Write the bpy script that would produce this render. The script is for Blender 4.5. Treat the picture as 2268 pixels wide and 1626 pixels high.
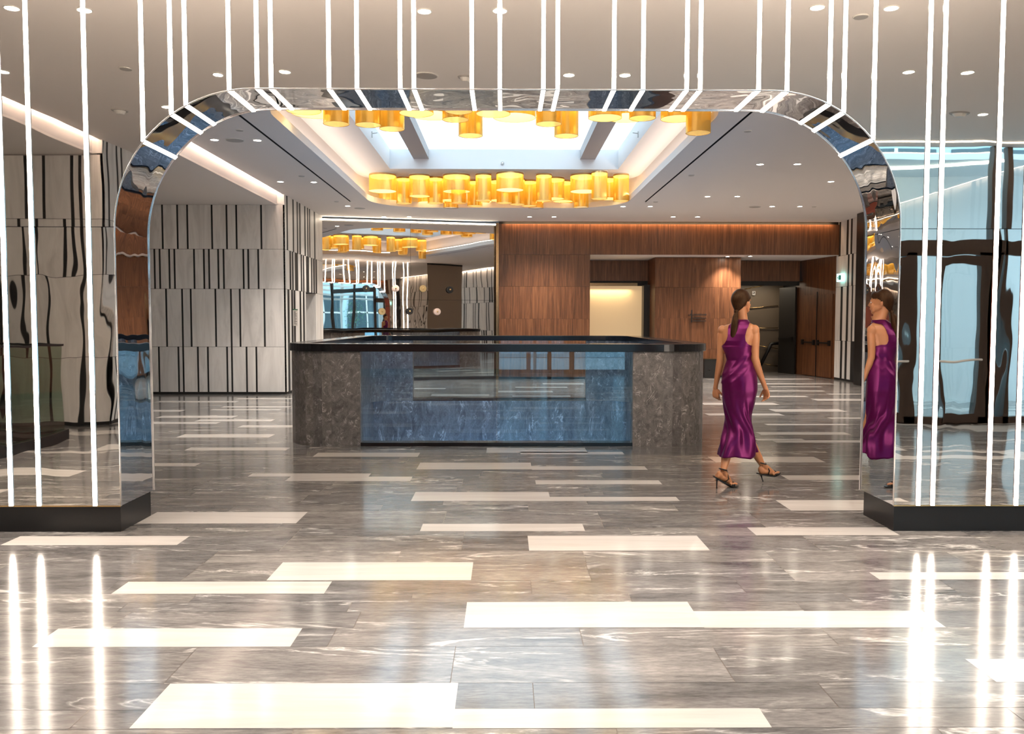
import bpy, bmesh, math, random
from mathutils import Vector, Matrix, noise
from mathutils.geometry import tessellate_polygon
random.seed(7)
for o in list(bpy.data.objects): bpy.data.objects.remove(o, do_unlink=True)
SC = bpy.context.scene
COL = SC.collection

# ------------------------------------------------------------ camera
FPX, PIT, YAW, ROL, CH = 1897.0, 0.0536, 0.0090, 0.0013, 1.5
def ray(px, py):
    a, b = px-1134, py-813
    c, s = math.cos(ROL), math.sin(ROL)
    x, yy, zz = c*a+s*b, FPX, -(-s*a+c*b)
    c, s = math.cos(PIT), math.sin(PIT)
    y, z = c*yy+s*zz, -s*yy+c*zz
    c, s = math.cos(YAW), math.sin(YAW)
    return Vector((c*x+s*y, -s*x+c*y, z)).normalized()
def aZ(px, py, Z=0.0):
    d = ray(px, py); return Vector((0, 0, CH)) + d*((Z-CH)/d.z)
def aY(px, py, Y):
    d = ray(px, py); return Vector((0, 0, CH)) + d*(Y/d.y)
def aX(px, py, X):
    d = ray(px, py); return Vector((0, 0, CH)) + d*(X/d.x)
fw = ray(1134, 813)
rt = (ray(1234, 813)-fw*ray(1234, 813).dot(fw)).normalized()
up = rt.cross(fw).normalized()
cam = bpy.data.cameras.new('camera')
cam.sensor_width = 36.0
cam.lens = 36.0*FPX/2268.0
cam.clip_start = 0.05
co = bpy.data.objects.new('camera', cam)
COL.objects.link(co)
M3 = Matrix((rt, up, -fw)).transposed().to_4x4()
M3.translation = Vector((0, 0, CH))
co.matrix_world = M3
SC.camera = co

# ------------------------------------------------------------ world, exposure
SC.view_settings.view_transform = 'Standard'
SC.view_settings.look = 'None'
SC.view_settings.gamma = 1.0
SC.view_settings.use_curve_mapping = False
SC.view_settings.exposure = 1.7
W = bpy.data.worlds.new('daylight'); SC.world = W; W.use_nodes = True
bg = W.node_tree.nodes['Background']
bg.inputs[0].default_value = (0.70, 0.87, 1.0, 1)
bg.inputs[1].default_value = 1.35

def area(name, loc, sx, sy, power, col, rot):
    l = bpy.data.lights.new(name, 'AREA'); l.shape = 'RECTANGLE'; l.size = sx; l.size_y = sy
    l.energy = power; l.color = col
    o = bpy.data.objects.new(name, l); COL.objects.link(o); o.location = loc; o.rotation_euler = rot
    return o
WARM = (1.0, 0.80, 0.62)
HC, H = 4.60, 4.04          # coffer ceiling, main ceiling
PI = math.pi
# LED tape in the coves: ceiling coffer (4 sides), left soffits, back wall wash
T = math.radians
area('cove_tape_coffer_left', (-3.00, 14.5, 4.20), 8.6, 0.05, 9, WARM, (PI+T(25), 0, PI/2))
area('cove_tape_coffer_right', (2.77, 14.5, 4.20), 8.6, 0.05, 9, WARM, (PI-T(25), 0, PI/2))
area('cove_tape_coffer_back', (-0.08, 19.53, 4.20), 3.6, 0.05, 4, WARM, (PI+T(25), 0, 0))
area('cove_tape_coffer_front', (-0.08, 9.47, 4.20), 3.6, 0.05, 4, WARM, (PI-T(25), 0, 0))
area('cove_tape_soffit_hall', (-4.36, 14.2, 4.25), 15.0, 0.05, 95, WARM, (PI-T(100), 0, PI/2))
area('cove_tape_soffit_front', (-5.60, 1.0, 4.25), 9.5, 0.05, 60, WARM, (PI-T(100), 0, PI/2))
area('cove_tape_wood_wall', (4.2, 21.98, 4.02), 8.4, 0.02, 12, (1.0, 0.62, 0.33), (T(30), 0, 0))
area('cove_tape_right_wall', (8.46, 10.0, 4.03), 19.0, 0.03, 30, WARM, (0, 0, PI/2))

area('void_blue_fill', (-0.08, 10.7, -2.2), 3.6, 1.4, 40, (0.16, 0.52, 1.0), (T(125), 0, 0))  # added unseen blue fill, colours the void lining behind the front glass

# ------------------------------------------------------------ node helpers
def mat(name):
    m = bpy.data.materials.new(name); m.use_nodes = True
    nt = m.node_tree; b = nt.nodes['Principled BSDF']
    return m, nt, b
def N(nt, t, **kw):
    n = nt.nodes.new(t)
    for k, v in kw.items():
        if isinstance(k, str) and k.startswith('i_'):
            n.inputs[k[2:].replace('_', ' ')].default_value = v
        else: setattr(n, k, v)
    return n
def simple(name, col, rough=0.5, metal=0.0, spec=None, emis=None, es=0.0, coat=0.0):
    m, nt, b = mat(name)
    b.inputs['Base Color'].default_value = (*col, 1); b.inputs['Roughness'].default_value = rough
    b.inputs['Metallic'].default_value = metal
    if spec is not None: b.inputs['Specular IOR Level'].default_value = spec
    if emis: b.inputs['Emission Color'].default_value = (*emis, 1); b.inputs['Emission Strength'].default_value = es
    if coat: b.inputs['Coat Weight'].default_value = coat
    return m
def ramp(nt, fac, stops):
    r = nt.nodes.new('ShaderNodeValToRGB')
    el = r.color_ramp.elements
    while len(el) < len(stops): el.new(0.5)
    for e, (p, c) in zip(el, stops): e.position = p; e.color = (*c, 1)
    nt.links.new(fac, r.inputs[0]); return r.outputs[0]
def mapping(nt, scale, coord='Object', rnd=None, rot=(0, 0, 0)):
    tc = nt.nodes.new('ShaderNodeTexCoord'); mp = nt.nodes.new('ShaderNodeMapping')
    mp.inputs['Scale'].default_value = scale; mp.inputs['Rotation'].default_value = rot
    src = tc.outputs[coord]
    if rnd:
        at = N(nt, 'ShaderNodeAttribute', attribute_name=rnd)
        ml = N(nt, 'ShaderNodeVectorMath', operation='SCALE'); ml.inputs['Scale'].default_value = 37.0
        nt.links.new(at.outputs['Color'], ml.inputs[0])
        ad = N(nt, 'ShaderNodeVectorMath', operation='ADD')
        nt.links.new(src, ad.inputs[0]); nt.links.new(ml.outputs[0], ad.inputs[1]); src = ad.outputs[0]
    nt.links.new(src, mp.inputs['Vector']); return mp.outputs[0]
def noise_n(nt, vec, scale, detail=4, rough=0.55, dist=0.0):
    n = N(nt, 'ShaderNodeTexNoise'); n.inputs['Scale'].default_value = scale
    n.inputs['Detail'].default_value = detail; n.inputs['Roughness'].default_value = rough
    n.inputs['Distortion'].default_value = dist
    nt.links.new(vec, n.inputs['Vector']); return n.outputs['Fac']
def mixc(nt, fac, a, b, mode='MIX'):
    n = N(nt, 'ShaderNodeMix', data_type='RGBA', blend_type=mode)
    for sock, v in ((n.inputs[0], fac), (n.inputs[6], a), (n.inputs[7], b)):
        if hasattr(v, 'is_linked') or hasattr(v, 'links'): nt.links.new(v, sock)
        elif isinstance(v, tuple): sock.default_value = (*v, 1)
        else: sock.default_value = v
    return n.outputs[2]
def bump(nt, b, h, strength, dist):
    bp = N(nt, 'ShaderNodeBump'); bp.inputs['Strength'].default_value = strength
    bp.inputs['Distance'].default_value = dist
    nt.links.new(h, bp.inputs['Height']); nt.links.new(bp.outputs[0], b.inputs['Normal'])

# ------------------------------------------------------------ materials
def mirror(name, col, scale, dist, stretch=(1, 1, 1)):
    m, nt, b = mat(name)
    b.inputs['Base Color'].default_value = (*col, 1); b.inputs['Metallic'].default_value = 1
    b.inputs['Roughness'].default_value = 0.012
    v = mapping(nt, stretch)
    bump(nt, b, noise_n(nt, v, scale, 1, 0.4, 0.6), 1.0, dist)
    return m
M_MIR = mirror('polished_steel', (0.80, 0.77, 0.73), 2.3, 0.0020, (1.3, 1, 0.55))
M_MIRT = mirror('polished_steel_upper', (0.80, 0.77, 0.73), 1.2, 0.0012)
M_JAMB = mirror('polished_steel_reveal', (0.80, 0.80, 0.82), 2.6, 0.0045, (1, 1, 0.5))
M_BMIR = mirror('tinted_wall_mirror', (0.70, 0.66, 0.62), 0.8, 0.0025, (1, 1, 0.6))
M_CHROME = simple('chrome', (0.85, 0.85, 0.86), 0.08, 1)
M_LED = simple('led_diffuser', (1, 1, 1), 0.5, emis=(1.0, 0.85, 0.71), es=8.5)
M_DL = simple('downlight_lens', (1, 1, 1), 0.5, emis=(1.0, 0.90, 0.74), es=30)
M_BLK = simple('black_recess', (0.012, 0.011, 0.011), 0.6)
M_PLI = simple('black_plinth', (0.012, 0.011, 0.011), 0.32)
M_RAIL = simple('black_lacquered_rail', (0.010, 0.010, 0.012), 0.16)
M_WHT = simple('white_metal', (0.75, 0.73, 0.70), 0.4)
M_GRY = simple('grey_plastic', (0.42, 0.40, 0.38), 0.5)
M_BRZ = simple('bronze', (0.30, 0.21, 0.12), 0.22, 1)
M_BRASS = simple('brass', (0.75, 0.52, 0.24), 0.25, 1)
M_BRWN = simple('dark_brown_frame', (0.045, 0.028, 0.02), 0.35)
M_CREAM = simple('cream_panel', (0.72, 0.55, 0.33), 0.5, emis=(0.9, 0.62, 0.33), es=0.12)  # weak emission paints the lit look onto the panel
M_TAUPE = simple('taupe_panel', (0.16, 0.125, 0.09), 0.45)
M_RED = simple('red_lacquer', (0.30, 0.06, 0.03), 0.4)

m, nt, b = mat('ceiling_paint'); M_CEIL = m
b.inputs['Base Color'].default_value = (0.80, 0.755, 0.73, 1); b.inputs['Roughness'].default_value = 0.75
m, nt, b = mat('white_plaster'); M_PLA = m
b.inputs['Base Color'].default_value = (0.68, 0.65, 0.65, 1); b.inputs['Roughness'].default_value = 0.8

def marble(name, base, dark, vein, stretch, rough, vs=1.0, rnd='tile', tone=True):
    m, nt, b = mat(name)
    v = mapping(nt, stretch, rnd=rnd)
    n1 = noise_n(nt, v, 1.6*vs, 8, 0.68, 1.2)
    c = ramp(nt, n1, [(0.30, dark), (0.52, base), (0.75, tuple(x*1.5 for x in base))])
    n2 = noise_n(nt, v, 0.9*vs, 6, 0.6, 2.5)
    # thin veins where the noise crosses its middle
    sb = N(nt, 'ShaderNodeMath', operation='SUBTRACT'); sb.inputs[1].default_value = 0.5; nt.links.new(n2, sb.inputs[0])
    ab = N(nt, 'ShaderNodeMath', operation='ABSOLUTE'); nt.links.new(sb.outputs[0], ab.inputs[0])
    vf = ramp(nt, ab.outputs[0], [(0.0, (1, 1, 1)), (0.012, (0.45, 0.45, 0.45)), (0.035, (0, 0, 0))])
    n3 = noise_n(nt, v, 2.2*vs, 3, 0.5)
    vm = ramp(nt, n3, [(0.48, (0, 0, 0)), (0.66, (1, 1, 1))])
    vv = mixc(nt, 1.0, vf, vm, 'MULTIPLY')
    c = mixc(nt, vv, c, vein)
    fine = noise_n(nt, v, 26*vs, 4, 0.7)
    c = mixc(nt, 0.6, c, ramp(nt, fine, [(0.35, (0.55, 0.55, 0.55)), (0.65, (1.35, 1.35, 1.35))]), 'MULTIPLY')
    if tone:
        at = N(nt, 'ShaderNodeAttribute', attribute_name=rnd)
        sp = N(nt, 'ShaderNodeSeparateColor'); nt.links.new(at.outputs['Color'], sp.inputs[0])
        c = mixc(nt, 1.0, c, ramp(nt, sp.outputs[2], [(0, (0.80, 0.80, 0.81)), (1, (1.20, 1.17, 1.12))]), 'MULTIPLY')
    nt.links.new(c, b.inputs['Base Color']); b.inputs['Roughness'].default_value = rough
    rn = noise_n(nt, v, 30, 2)
    bump(nt, b, rn, 0.12, 0.0006)
    return m
M_FLR = marble('grey_marble_tile', (0.200, 0.188, 0.182), (0.092, 0.087, 0.085), (0.72, 0.69, 0.66), (0.55, 2.6, 1), 0.13)
M_CTR = marble('dark_grey_marble', (0.175, 0.162, 0.157), (0.075, 0.069, 0.067), (0.60, 0.56, 0.54), (1.6, 1.6, 1.3), 0.38, 3.4)
M_VOID = marble('void_lining_marble', (0.20, 0.20, 0.21), (0.07, 0.07, 0.075), (0.75, 0.75, 0.78), (1.5, 1.5, 0.6), 0.3, 2.2)
m, nt, b = mat('white_marble_tile'); M_WTL = m
v = mapping(nt, (0.5, 6, 1), rnd='tile')
c = ramp(nt, noise_n(nt, v, 1.5, 6, 0.6, 1), [(0.3, (0.56, 0.51, 0.47)), (0.7, (0.68, 0.64, 0.60))])
nt.links.new(c, b.inputs['Base Color']); b.inputs['Roughness'].default_value = 0.13
M_GROUT = simple('grout', (0.16, 0.12, 0.09), 0.6)

m, nt, b = mat('pale_striated_stone'); M_STN = m
v = mapping(nt, (2.2, 2.2, 0.35), rnd='tile')
c = ramp(nt, noise_n(nt, v, 2.0, 7, 0.62, 1.4), [(0.28, (0.58, .555, .535)), (0.5, (0.74, 0.715, 0.695)), (0.72, (0.84, 0.82, 0.80))])
at = N(nt, 'ShaderNodeAttribute', attribute_name='tile')
sp = N(nt, 'ShaderNodeSeparateColor'); nt.links.new(at.outputs['Color'], sp.inputs[0])
c = mixc(nt, 1.0, c, ramp(nt, sp.outputs[2], [(0, (0.90, 0.90, 0.90)), (1, (1.08, 1.07, 1.05))]), 'MULTIPLY')
nt.links.new(c, b.inputs['Base Color']); b.inputs['Roughness'].default_value = 0.5

def wood(name, k=1.0):
    m, nt, b = mat(name)
    v = mapping(nt, (9, 9, 0.42), rnd='tile')
    n1 = noise_n(nt, v, 2.2, 6, 0.6, 1.0)
    c = ramp(nt, n1, [(0.30, (0.085*k, 0.030*k, 0.011*k)), (0.50, (0.175*k, 0.066*k, 0.026*k)), (0.70, (0.27*k, 0.112*k, 0.046*k))])
    v2 = mapping(nt, (60, 60, 0.8), rnd='tile')
    c = mixc(nt, 0.5, c, ramp(nt, noise_n(nt, v2, 2.0, 3, 0.6), [(0.35, (0.6, 0.6, 0.6)), (0.65, (1.3, 1.3, 1.3))]), 'MULTIPLY')
    at = N(nt, 'ShaderNodeAttribute', attribute_name='tile')
    sp = N(nt, 'ShaderNodeSeparateColor'); nt.links.new(at.outputs['Color'], sp.inputs[0])
    c = mixc(nt, 1.0, c, ramp(nt, sp.outputs[2], [(0, (0.9, 0.9, 0.9)), (1, (1.1, 1.1, 1.1))]), 'MULTIPLY')
    nt.links.new(c, b.inputs['Base Color']); b.inputs['Roughness'].default_value = 0.38
    return m
M_WOOD = wood('walnut_veneer', 0.82)

def glass(name, tint, refl=0.09, rtint=(1, 1, 1)):
    m = bpy.data.materials.new(name); m.use_nodes = True; nt = m.node_tree
    nt.nodes.clear()
    out = N(nt, 'ShaderNodeOutputMaterial'); tr = N(nt, 'ShaderNodeBsdfTransparent'); gl = N(nt, 'ShaderNodeBsdfGlossy')
    tr.inputs[0].default_value = (*tint, 1); gl.inputs[0].default_value = (*rtint, 1); gl.inputs['Roughness'].default_value = 0.01
    lw = N(nt, 'ShaderNodeLayerWeight'); pw = N(nt, 'ShaderNodeMath', operation='POWER'); pw.inputs[1].default_value = 5.0
    nt.links.new(lw.outputs['Facing'], pw.inputs[0])
    mp = N(nt, 'ShaderNodeMath', operation='MULTIPLY_ADD'); mp.inputs[1].default_value = 1.0-refl; mp.inputs[2].default_value = refl
    nt.links.new(pw.outputs[0], mp.inputs[0])
    mx = N(nt, 'ShaderNodeMixShader'); nt.links.new(mp.outputs[0], mx.inputs[0])
    nt.links.new(tr.outputs[0], mx.inputs[1]); nt.links.new(gl.outputs[0], mx.inputs[2]); nt.links.new(mx.outputs[0], out.inputs[0])
    return m
M_BGLS = glass('daylight_tint_glass', (0.66, 0.84, 0.98), 0.12, (0.75, 0.92, 1.0))  # glass itself is not blue; reflected blue daylight is put into the tint
M_CGLS = glass('clear_glass', (0.93, 0.97, 0.98), 0.07)
M_GGLS = glass('greenish_glass', (0.66, 0.76, 0.68), 0.08)
M_FGLS = glass('facade_glass', (0.76, 0.95, 1.0), 0.08)

# gold mesh shade: half see-through, gold both sides
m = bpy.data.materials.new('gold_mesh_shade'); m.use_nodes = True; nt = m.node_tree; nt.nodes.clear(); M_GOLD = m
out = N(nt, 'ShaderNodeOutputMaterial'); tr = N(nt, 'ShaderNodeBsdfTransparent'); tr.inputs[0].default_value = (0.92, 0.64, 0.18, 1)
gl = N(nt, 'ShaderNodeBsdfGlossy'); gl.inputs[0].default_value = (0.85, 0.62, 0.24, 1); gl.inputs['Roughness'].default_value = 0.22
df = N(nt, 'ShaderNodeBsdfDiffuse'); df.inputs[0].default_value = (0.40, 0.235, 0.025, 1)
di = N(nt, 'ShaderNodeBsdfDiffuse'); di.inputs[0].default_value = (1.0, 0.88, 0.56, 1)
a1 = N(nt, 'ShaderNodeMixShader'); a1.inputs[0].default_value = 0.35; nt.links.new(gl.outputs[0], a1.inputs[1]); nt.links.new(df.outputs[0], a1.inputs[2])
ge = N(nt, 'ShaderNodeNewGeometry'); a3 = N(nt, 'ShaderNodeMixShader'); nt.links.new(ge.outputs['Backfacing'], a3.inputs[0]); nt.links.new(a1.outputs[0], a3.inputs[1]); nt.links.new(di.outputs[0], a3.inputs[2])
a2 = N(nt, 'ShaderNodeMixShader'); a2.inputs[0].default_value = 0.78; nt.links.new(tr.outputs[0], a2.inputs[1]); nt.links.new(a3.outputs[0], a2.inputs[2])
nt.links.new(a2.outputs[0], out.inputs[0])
M_LAMP = simple('warm_lamp_diffuser', (1, 0.9, 0.7), 0.5, emis=(1.0, 0.88, 0.58), es=2.3)

# ------------------------------------------------------------ mesh builder
class MB:
    def __init__(s): s.v = []; s.f = []; s.m = []; s.c = []; s.sm = []; s.mats = []
    def mi(s, mt):
        if mt not in s.mats: s.mats.append(mt)
        return s.mats.index(mt)
    def add(s, vs, fs, mt, smooth=False, rnd=None):
        o = len(s.v); s.v += [tuple(v) for v in vs]; k = s.mi(mt)
        r = rnd if rnd is not None else (random.random(), random.random(), random.random())
        for f in fs: s.f.append(tuple(i+o for i in f)); s.m.append(k); s.c.append(r); s.sm.append(smooth)
    def box(s, x0, y0, z0, x1, y1, z1, mt, rnd=None):
        x0, x1 = min(x0, x1), max(x0, x1); y0, y1 = min(y0, y1), max(y0, y1); z0, z1 = min(z0, z1), max(z0, z1)
        s.add([(x0,y0,z0),(x1,y0,z0),(x1,y1,z0),(x0,y1,z0),(x0,y0,z1),(x1,y0,z1),(x1,y1,z1),(x0,y1,z1)],
              [(0,3,2,1),(4,5,6,7),(0,1,5,4),(1,2,6,5),(2,3,7,6),(3,0,4,7)], mt, rnd=rnd)
    def obox(s, c, ax, ay, az, mt, rnd=None):     # oriented box: centre and three half vectors
        c, ax, ay, az = map(Vector, (c, ax, ay, az)); vs = []
        for k in (-1, 1):
            for i, j in ((-1,-1),(1,-1),(1,1),(-1,1)): vs.append(c+ax*i+ay*j+az*k)
        fs = [(0,3,2,1),(4,5,6,7),(0,1,5,4),(1,2,6,5),(2,3,7,6),(3,0,4,7)]
        if ax.cross(ay).dot(az) < 0: fs = [f[::-1] for f in fs]
        s.add(vs, fs, mt, rnd=rnd)
    def quad(s, a, b, c, d, mt, rnd=None): s.add([a, b, c, d], [(0, 1, 2, 3)], mt, rnd=rnd)
    def poly(s, outer, holes, z, mt, flip=False):  # horizontal polygon with holes
        loops = [[Vector((x, y, 0)) for x, y in lp] for lp in [outer]+holes]
        tris = tessellate_polygon(loops); flat = [(p.x, p.y, z) for lp in loops for p in lp]
        out = []
        for t in tris:
            a, b, c = (Vector(flat[i]) for i in t)
            n = (b-a).cross(c-a).z
            out.append(tuple(t) if (n > 0) != flip else tuple(t[::-1]))
        s.add(flat, out, mt)
    def cyl(s, c, r, h, mt, seg=24, axis='Z', r2=None, caps=True, smooth=True):
        r2 = r if r2 is None else r2; c = Vector(c); vs = []
        for k, rr in ((0, r), (1, r2)):
            for i in range(seg):
                a = 2*PI*i/seg; p = (rr*math.cos(a), rr*math.sin(a), h*k)
                if axis == 'Y': p = (p[0], p[2], -p[1])
                if axis == 'X': p = (p[2], p[1], -p[0])
                vs.append(c+Vector(p))
        s.add(vs, [(i, (i+1) % seg, seg+(i+1) % seg, seg+i) for i in range(seg)], mt, smooth)
        if caps: s.add(vs, [tuple(range(seg))[::-1], tuple(range(seg, 2*seg))], mt)
    def tube(s, pts, rad, mt, seg=10, caps=True):
        pts = [Vector(p) for p in pts]; n = len(pts)
        rad = rad if isinstance(rad, (list, tuple)) else [rad]*n
        vs = []; prev = None
        for i, p in enumerate(pts):
            t = (pts[min(i+1, n-1)]-pts[max(i-1, 0)]).normalized()
            u = prev if prev is not None else (Vector((0, 0, 1)) if abs(t.z) < 0.9 else Vector((1, 0, 0)))
            u = (u-t*u.dot(t)).normalized(); w = t.cross(u); prev = u
            for k in range(seg):
                a = 2*PI*k/seg; vs.append(p+(u*math.cos(a)+w*math.sin(a))*rad[i])
        fs = [(i*seg+k, i*seg+(k+1) % seg, (i+1)*seg+(k+1) % seg, (i+1)*seg+k) for i in range(n-1) for k in range(seg)]
        if caps: fs += [tuple(range(seg))[::-1], tuple(range((n-1)*seg, n*seg))]
        s.add(vs, fs, mt, True)
    def ell(s, c, ax, ay, az, mt, nu=24, nv=14):
        c, ax, ay, az = map(Vector, (c, ax, ay, az)); vs = [c-az]
        for j in range(1, nv):
            t = PI*j/nv
            for i in range(nu):
                a = 2*PI*i/nu; vs.append(c+ax*(math.sin(t)*math.cos(a))+ay*(math.sin(t)*math.sin(a))-az*math.cos(t))
        vs.append(c+az); fs = []
        for i in range(nu):
            fs.append((0, 1+(i+1) % nu, 1+i)); e = 1+(nv-2)*nu; fs.append((len(vs)-1, e+i, e+(i+1) % nu))
            for j in range(nv-2):
                a = 1+j*nu; fs.append((a+i, a+(i+1) % nu, a+nu+(i+1) % nu, a+nu+i))
        s.add(vs, fs, mt, True)
    def loft(s, rings, mt, caps=True, smooth=True):
        n = len(rings[0]); vs = [p for r in rings for p in r]
        fs = [(i*n+k, i*n+(k+1) % n, (i+1)*n+(k+1) % n, (i+1)*n+k) for i in range(len(rings)-1) for k in range(n)]
        s.add(vs, fs, mt, smooth)
        if caps: s.add(vs, [tuple(range(n))[::-1], tuple(range((len(rings)-1)*n, len(rings)*n))], mt, smooth)
    def build(s, name, parent=None, loc=None, kind=None):
        me = bpy.data.meshes.new(name)
        vs = s.v
        if loc is not None: vs = [(v[0]-loc[0], v[1]-loc[1], v[2]-loc[2]) for v in vs]
        me.from_pydata(vs, [], s.f)
        for mt in s.mats: me.materials.append(mt)
        me.polygons.foreach_set('material_index', s.m); me.polygons.foreach_set('use_smooth', s.sm)
        ca = me.color_attributes.new('tile', 'FLOAT_COLOR', 'CORNER')
        d = []
        for p in me.polygons: d += [*s.c[p.index], 1.0]*p.loop_total
        ca.data.foreach_set('color', d)
        me.update()
        o = bpy.data.objects.new(name, me); COL.objects.link(o)
        if parent: o.parent = parent
        elif loc is not None: o.location = loc
        if kind: o['kind'] = kind
        return o
def rel(o):                     # geometry built in world space: shift it under its parent
    p = o.parent; off = Vector((0, 0, 0))
    while p: off += p.location; p = p.parent
    for v in o.data.vertices: v.co -= off
    return o
def thing(name, label, cat, loc=(0, 0, 0), group=None):
    o = bpy.data.objects.new(name, None); COL.objects.link(o); o.location = loc
    o.empty_display_size = 0.1; o['label'] = label; o['category'] = cat
    if group: o['group'] = group
    return o
def tag(o, label, cat, group=None):
    o['label'] = label; o['category'] = cat
    if group: o['group'] = group
    return o
def copy_tree(root, loc, label, group=None):
    r = root.copy(); COL.objects.link(r); r.location = loc; r['label'] = label
    if group: r['group'] = group
    for ch in [c for c in bpy.data.objects if c.parent == root]:
        c = ch.copy(); COL.objects.link(c); c.parent = r
        for g in [q for q in bpy.data.objects if q.parent == ch]:
            d = g.copy(); COL.objects.link(d); d.parent = c
    return r
def rrect(x0, y0, x1, y1, r, n=8):
    pts = []
    for cx, cy, a0 in ((x1-r, y0+r, -PI/2), (x1-r, y1-r, 0), (x0+r, y1-r, PI/2), (x0+r, y0+r, PI)):
        for i in range(n+1):
            a = a0+PI/2*i/n; pts.append((cx+r*math.cos(a), cy+r*math.sin(a)))
    return pts
ORD = ['', 'first', 'second', 'third', 'fourth', 'fifth', 'sixth', 'seventh', 'eighth', 'ninth', 'tenth', 'eleventh', 'twelfth',
       'thirteenth', 'fourteenth', 'fifteenth', 'sixteenth', 'seventeenth', 'eighteenth', 'nineteenth', 'twentieth', 'twenty-first',
       'twenty-second', 'twenty-third', 'twenty-fourth', 'twenty-fifth', 'twenty-sixth', 'twenty-seventh', 'twenty-eighth']

# ------------------------------------------------------------ floor
RX0, RX1, RY0, RY1, RR = -2.66, 2.50, 10.20, 16.26, 0.60     # stone balustrade ring, outer plan
HX0, HX1, HY0, HY1 = RX0+0.20, RX1-0.20, RY0+0.20, RY1-0.20  # stair void
FB = MB()
FX0, FX1, FY0, FY1 = -12.0, 12.0, -4.6, 26.0
def tileq(x0, x1, y0, y1, z, mt, g=0.0012):
    r = (random.random(), random.random(), random.random())
    parts = [(x0+g, x1-g, y0+g, y1-g)]
    if x1 > HX0 and x0 < HX1 and y1 > HY0 and y0 < HY1:
        a0, a1, b0, b1 = parts[0]; parts = []
        if a0 < HX0: parts.append((a0, HX0, b0, b1))
        if a1 > HX1: parts.append((HX1, a1, b0, b1))
        c0, c1 = max(a0, HX0), min(a1, HX1)
        if b0 < HY0: parts.append((c0, c1, b0, HY0))
        if b1 > HY1: parts.append((c0, c1, HY1, b1))
    for a0, a1, b0, b1 in parts:
        if a1-a0 > 1e-4 and b1-b0 > 1e-4: FB.quad((a0, b0, z), (a1, b0, z), (a1, b1, z), (a0, b1, z), mt, rnd=r)
ys = [3.082, 3.24, 3.48, 3.88, 4.117, 4.354, 4.504, 4.65, 4.88, 5.262, 5.528, 5.917]
seq = [0.237, 0.155, 0.39, 0.237, 0.39, 0.155, 0.237, 0.39, 0.237, 0.155]
i = 0
while ys[-1] < FY1: ys.append(ys[-1]+seq[i % 10]); i += 1
i = 0
while ys[0] > FY0: ys.insert(0, ys[0]-seq[(i*3) % 10]); i += 1
ys[0] = FY0; ys[-1] = FY1
for k in range(len(ys)-1):
    x = FX0-random.random()*1.18
    while x < FX1:
        tileq(max(x, FX0), min(x+1.185, FX1), ys[k], ys[k+1], 0.0, M_FLR); x += 1.185
FB.poly([(FX0, FY0), (FX1, FY0), (FX1, FY1), (FX0, FY1)], [[(HX0, HY0), (HX1, HY0), (HX1, HY1), (HX0, HY1)]], -0.0015, M_GROUT)
# white marble tiles read off the photo: (y_far, y_near, x_left, x_right) at the near edge
WT = [(1515,1614,286,1002),(1571,1614,1002,1711),(1460,1511,2207,2700),(1334,1391,1027,1560),(1354,1391,1560,2097),(1393,1434,70,642),
 (1246,1286,590,1043),(1289,1316,246,717),(1268,1284,1948,2400),(1188,1208,0,391),(1187,1220,1172,1573),(1134.5,1160,302,655),(1160.5,1177,930,1296),
 (1168.5,1186,1675,1994),(1108,1131,1752,2070),(1090,1110,910,1220),(1101,1110,1220,1506),(1053,1063.5,1748,2030),(1049,1056,548,816),(1056,1066,630,908),
 (1064,1073,1187,1467),(1012,1024.4,1585.7,1830),(1025,1040,922,1178),(1033,1041,1178,1435),(992,1003,1077,1302),(1001,1006.5,1153,1383),(1003,1012,692,925),
 (962,969.6,388,595),(991.5,998,407,633),(1026,1033,230,431),(908,912,250,398),(921,925.7,344,515),(935,939,300,479),(942,947,526,700),(929,933.5,430,600),
 (888,891.6,339,520),(900,902.6,489,640),(906.6,908.6,465,619),(882,884.5,522,680),(838.5,841,1696,1803),(849,851.5,1677,1852),(856,857.8,1710,1824),
 (865,867,1707,1829),(872,874,1838,1960),(877,879.5,1600,1792),(883.5,888,1812,1990),(892,897,1560,1727),(906.6,912,1718,1877),(916,920.5,1570,1738),
 (925,927.5,1840,1990),(939,942,1700,1881),(957.5,963,1686,1886),(972,976,1678,1785),(975.5,980.5,1720,1940),
 (873.5,876.5,954,1083),(859.6,862,917,986),(865.6,869,1103,1225),(857,859,1142,1257),(849,851.5,1203,1294),(876.5,878.5,1135,1264),(846,848,760,860),(866,868.5,740,850)]
for a, b_, xl, xr in WT:
    p, q, r_ = aZ(xl, b_), aZ(xr, b_), aZ(xl, a)
    tileq(p.x, q.x, p.y, r_.y, 0.0008, M_WTL, 0)
for k in range(len(ys)-1):                        # the rest of the hall, where the photo only shows reflections
    y0, y1 = ys[k], ys[k+1]
    for reg in ((-12, -3.2 if y1 > 2.95 else 12), (3.2 if y1 > 2.95 else 12, 12)):
        if y0 > 6.6: reg = (reg[0], reg[1]) if reg[0] < -5 else (9.0, 12)
        if reg[0] < -5 and y0 > 6.6: reg = (-12, -7.2)
        if reg[1]-reg[0] < 1.3: continue
        x = reg[0]+random.random()*3
        while x+1.19 < reg[1]:
            if random.random() < 0.33: tileq(x, x+1.185, y0, y1, 0.0008, M_WTL, 0)
            x += 1.185*random.choice((1, 1, 2))
FB.build('floor', kind='structure')

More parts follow.
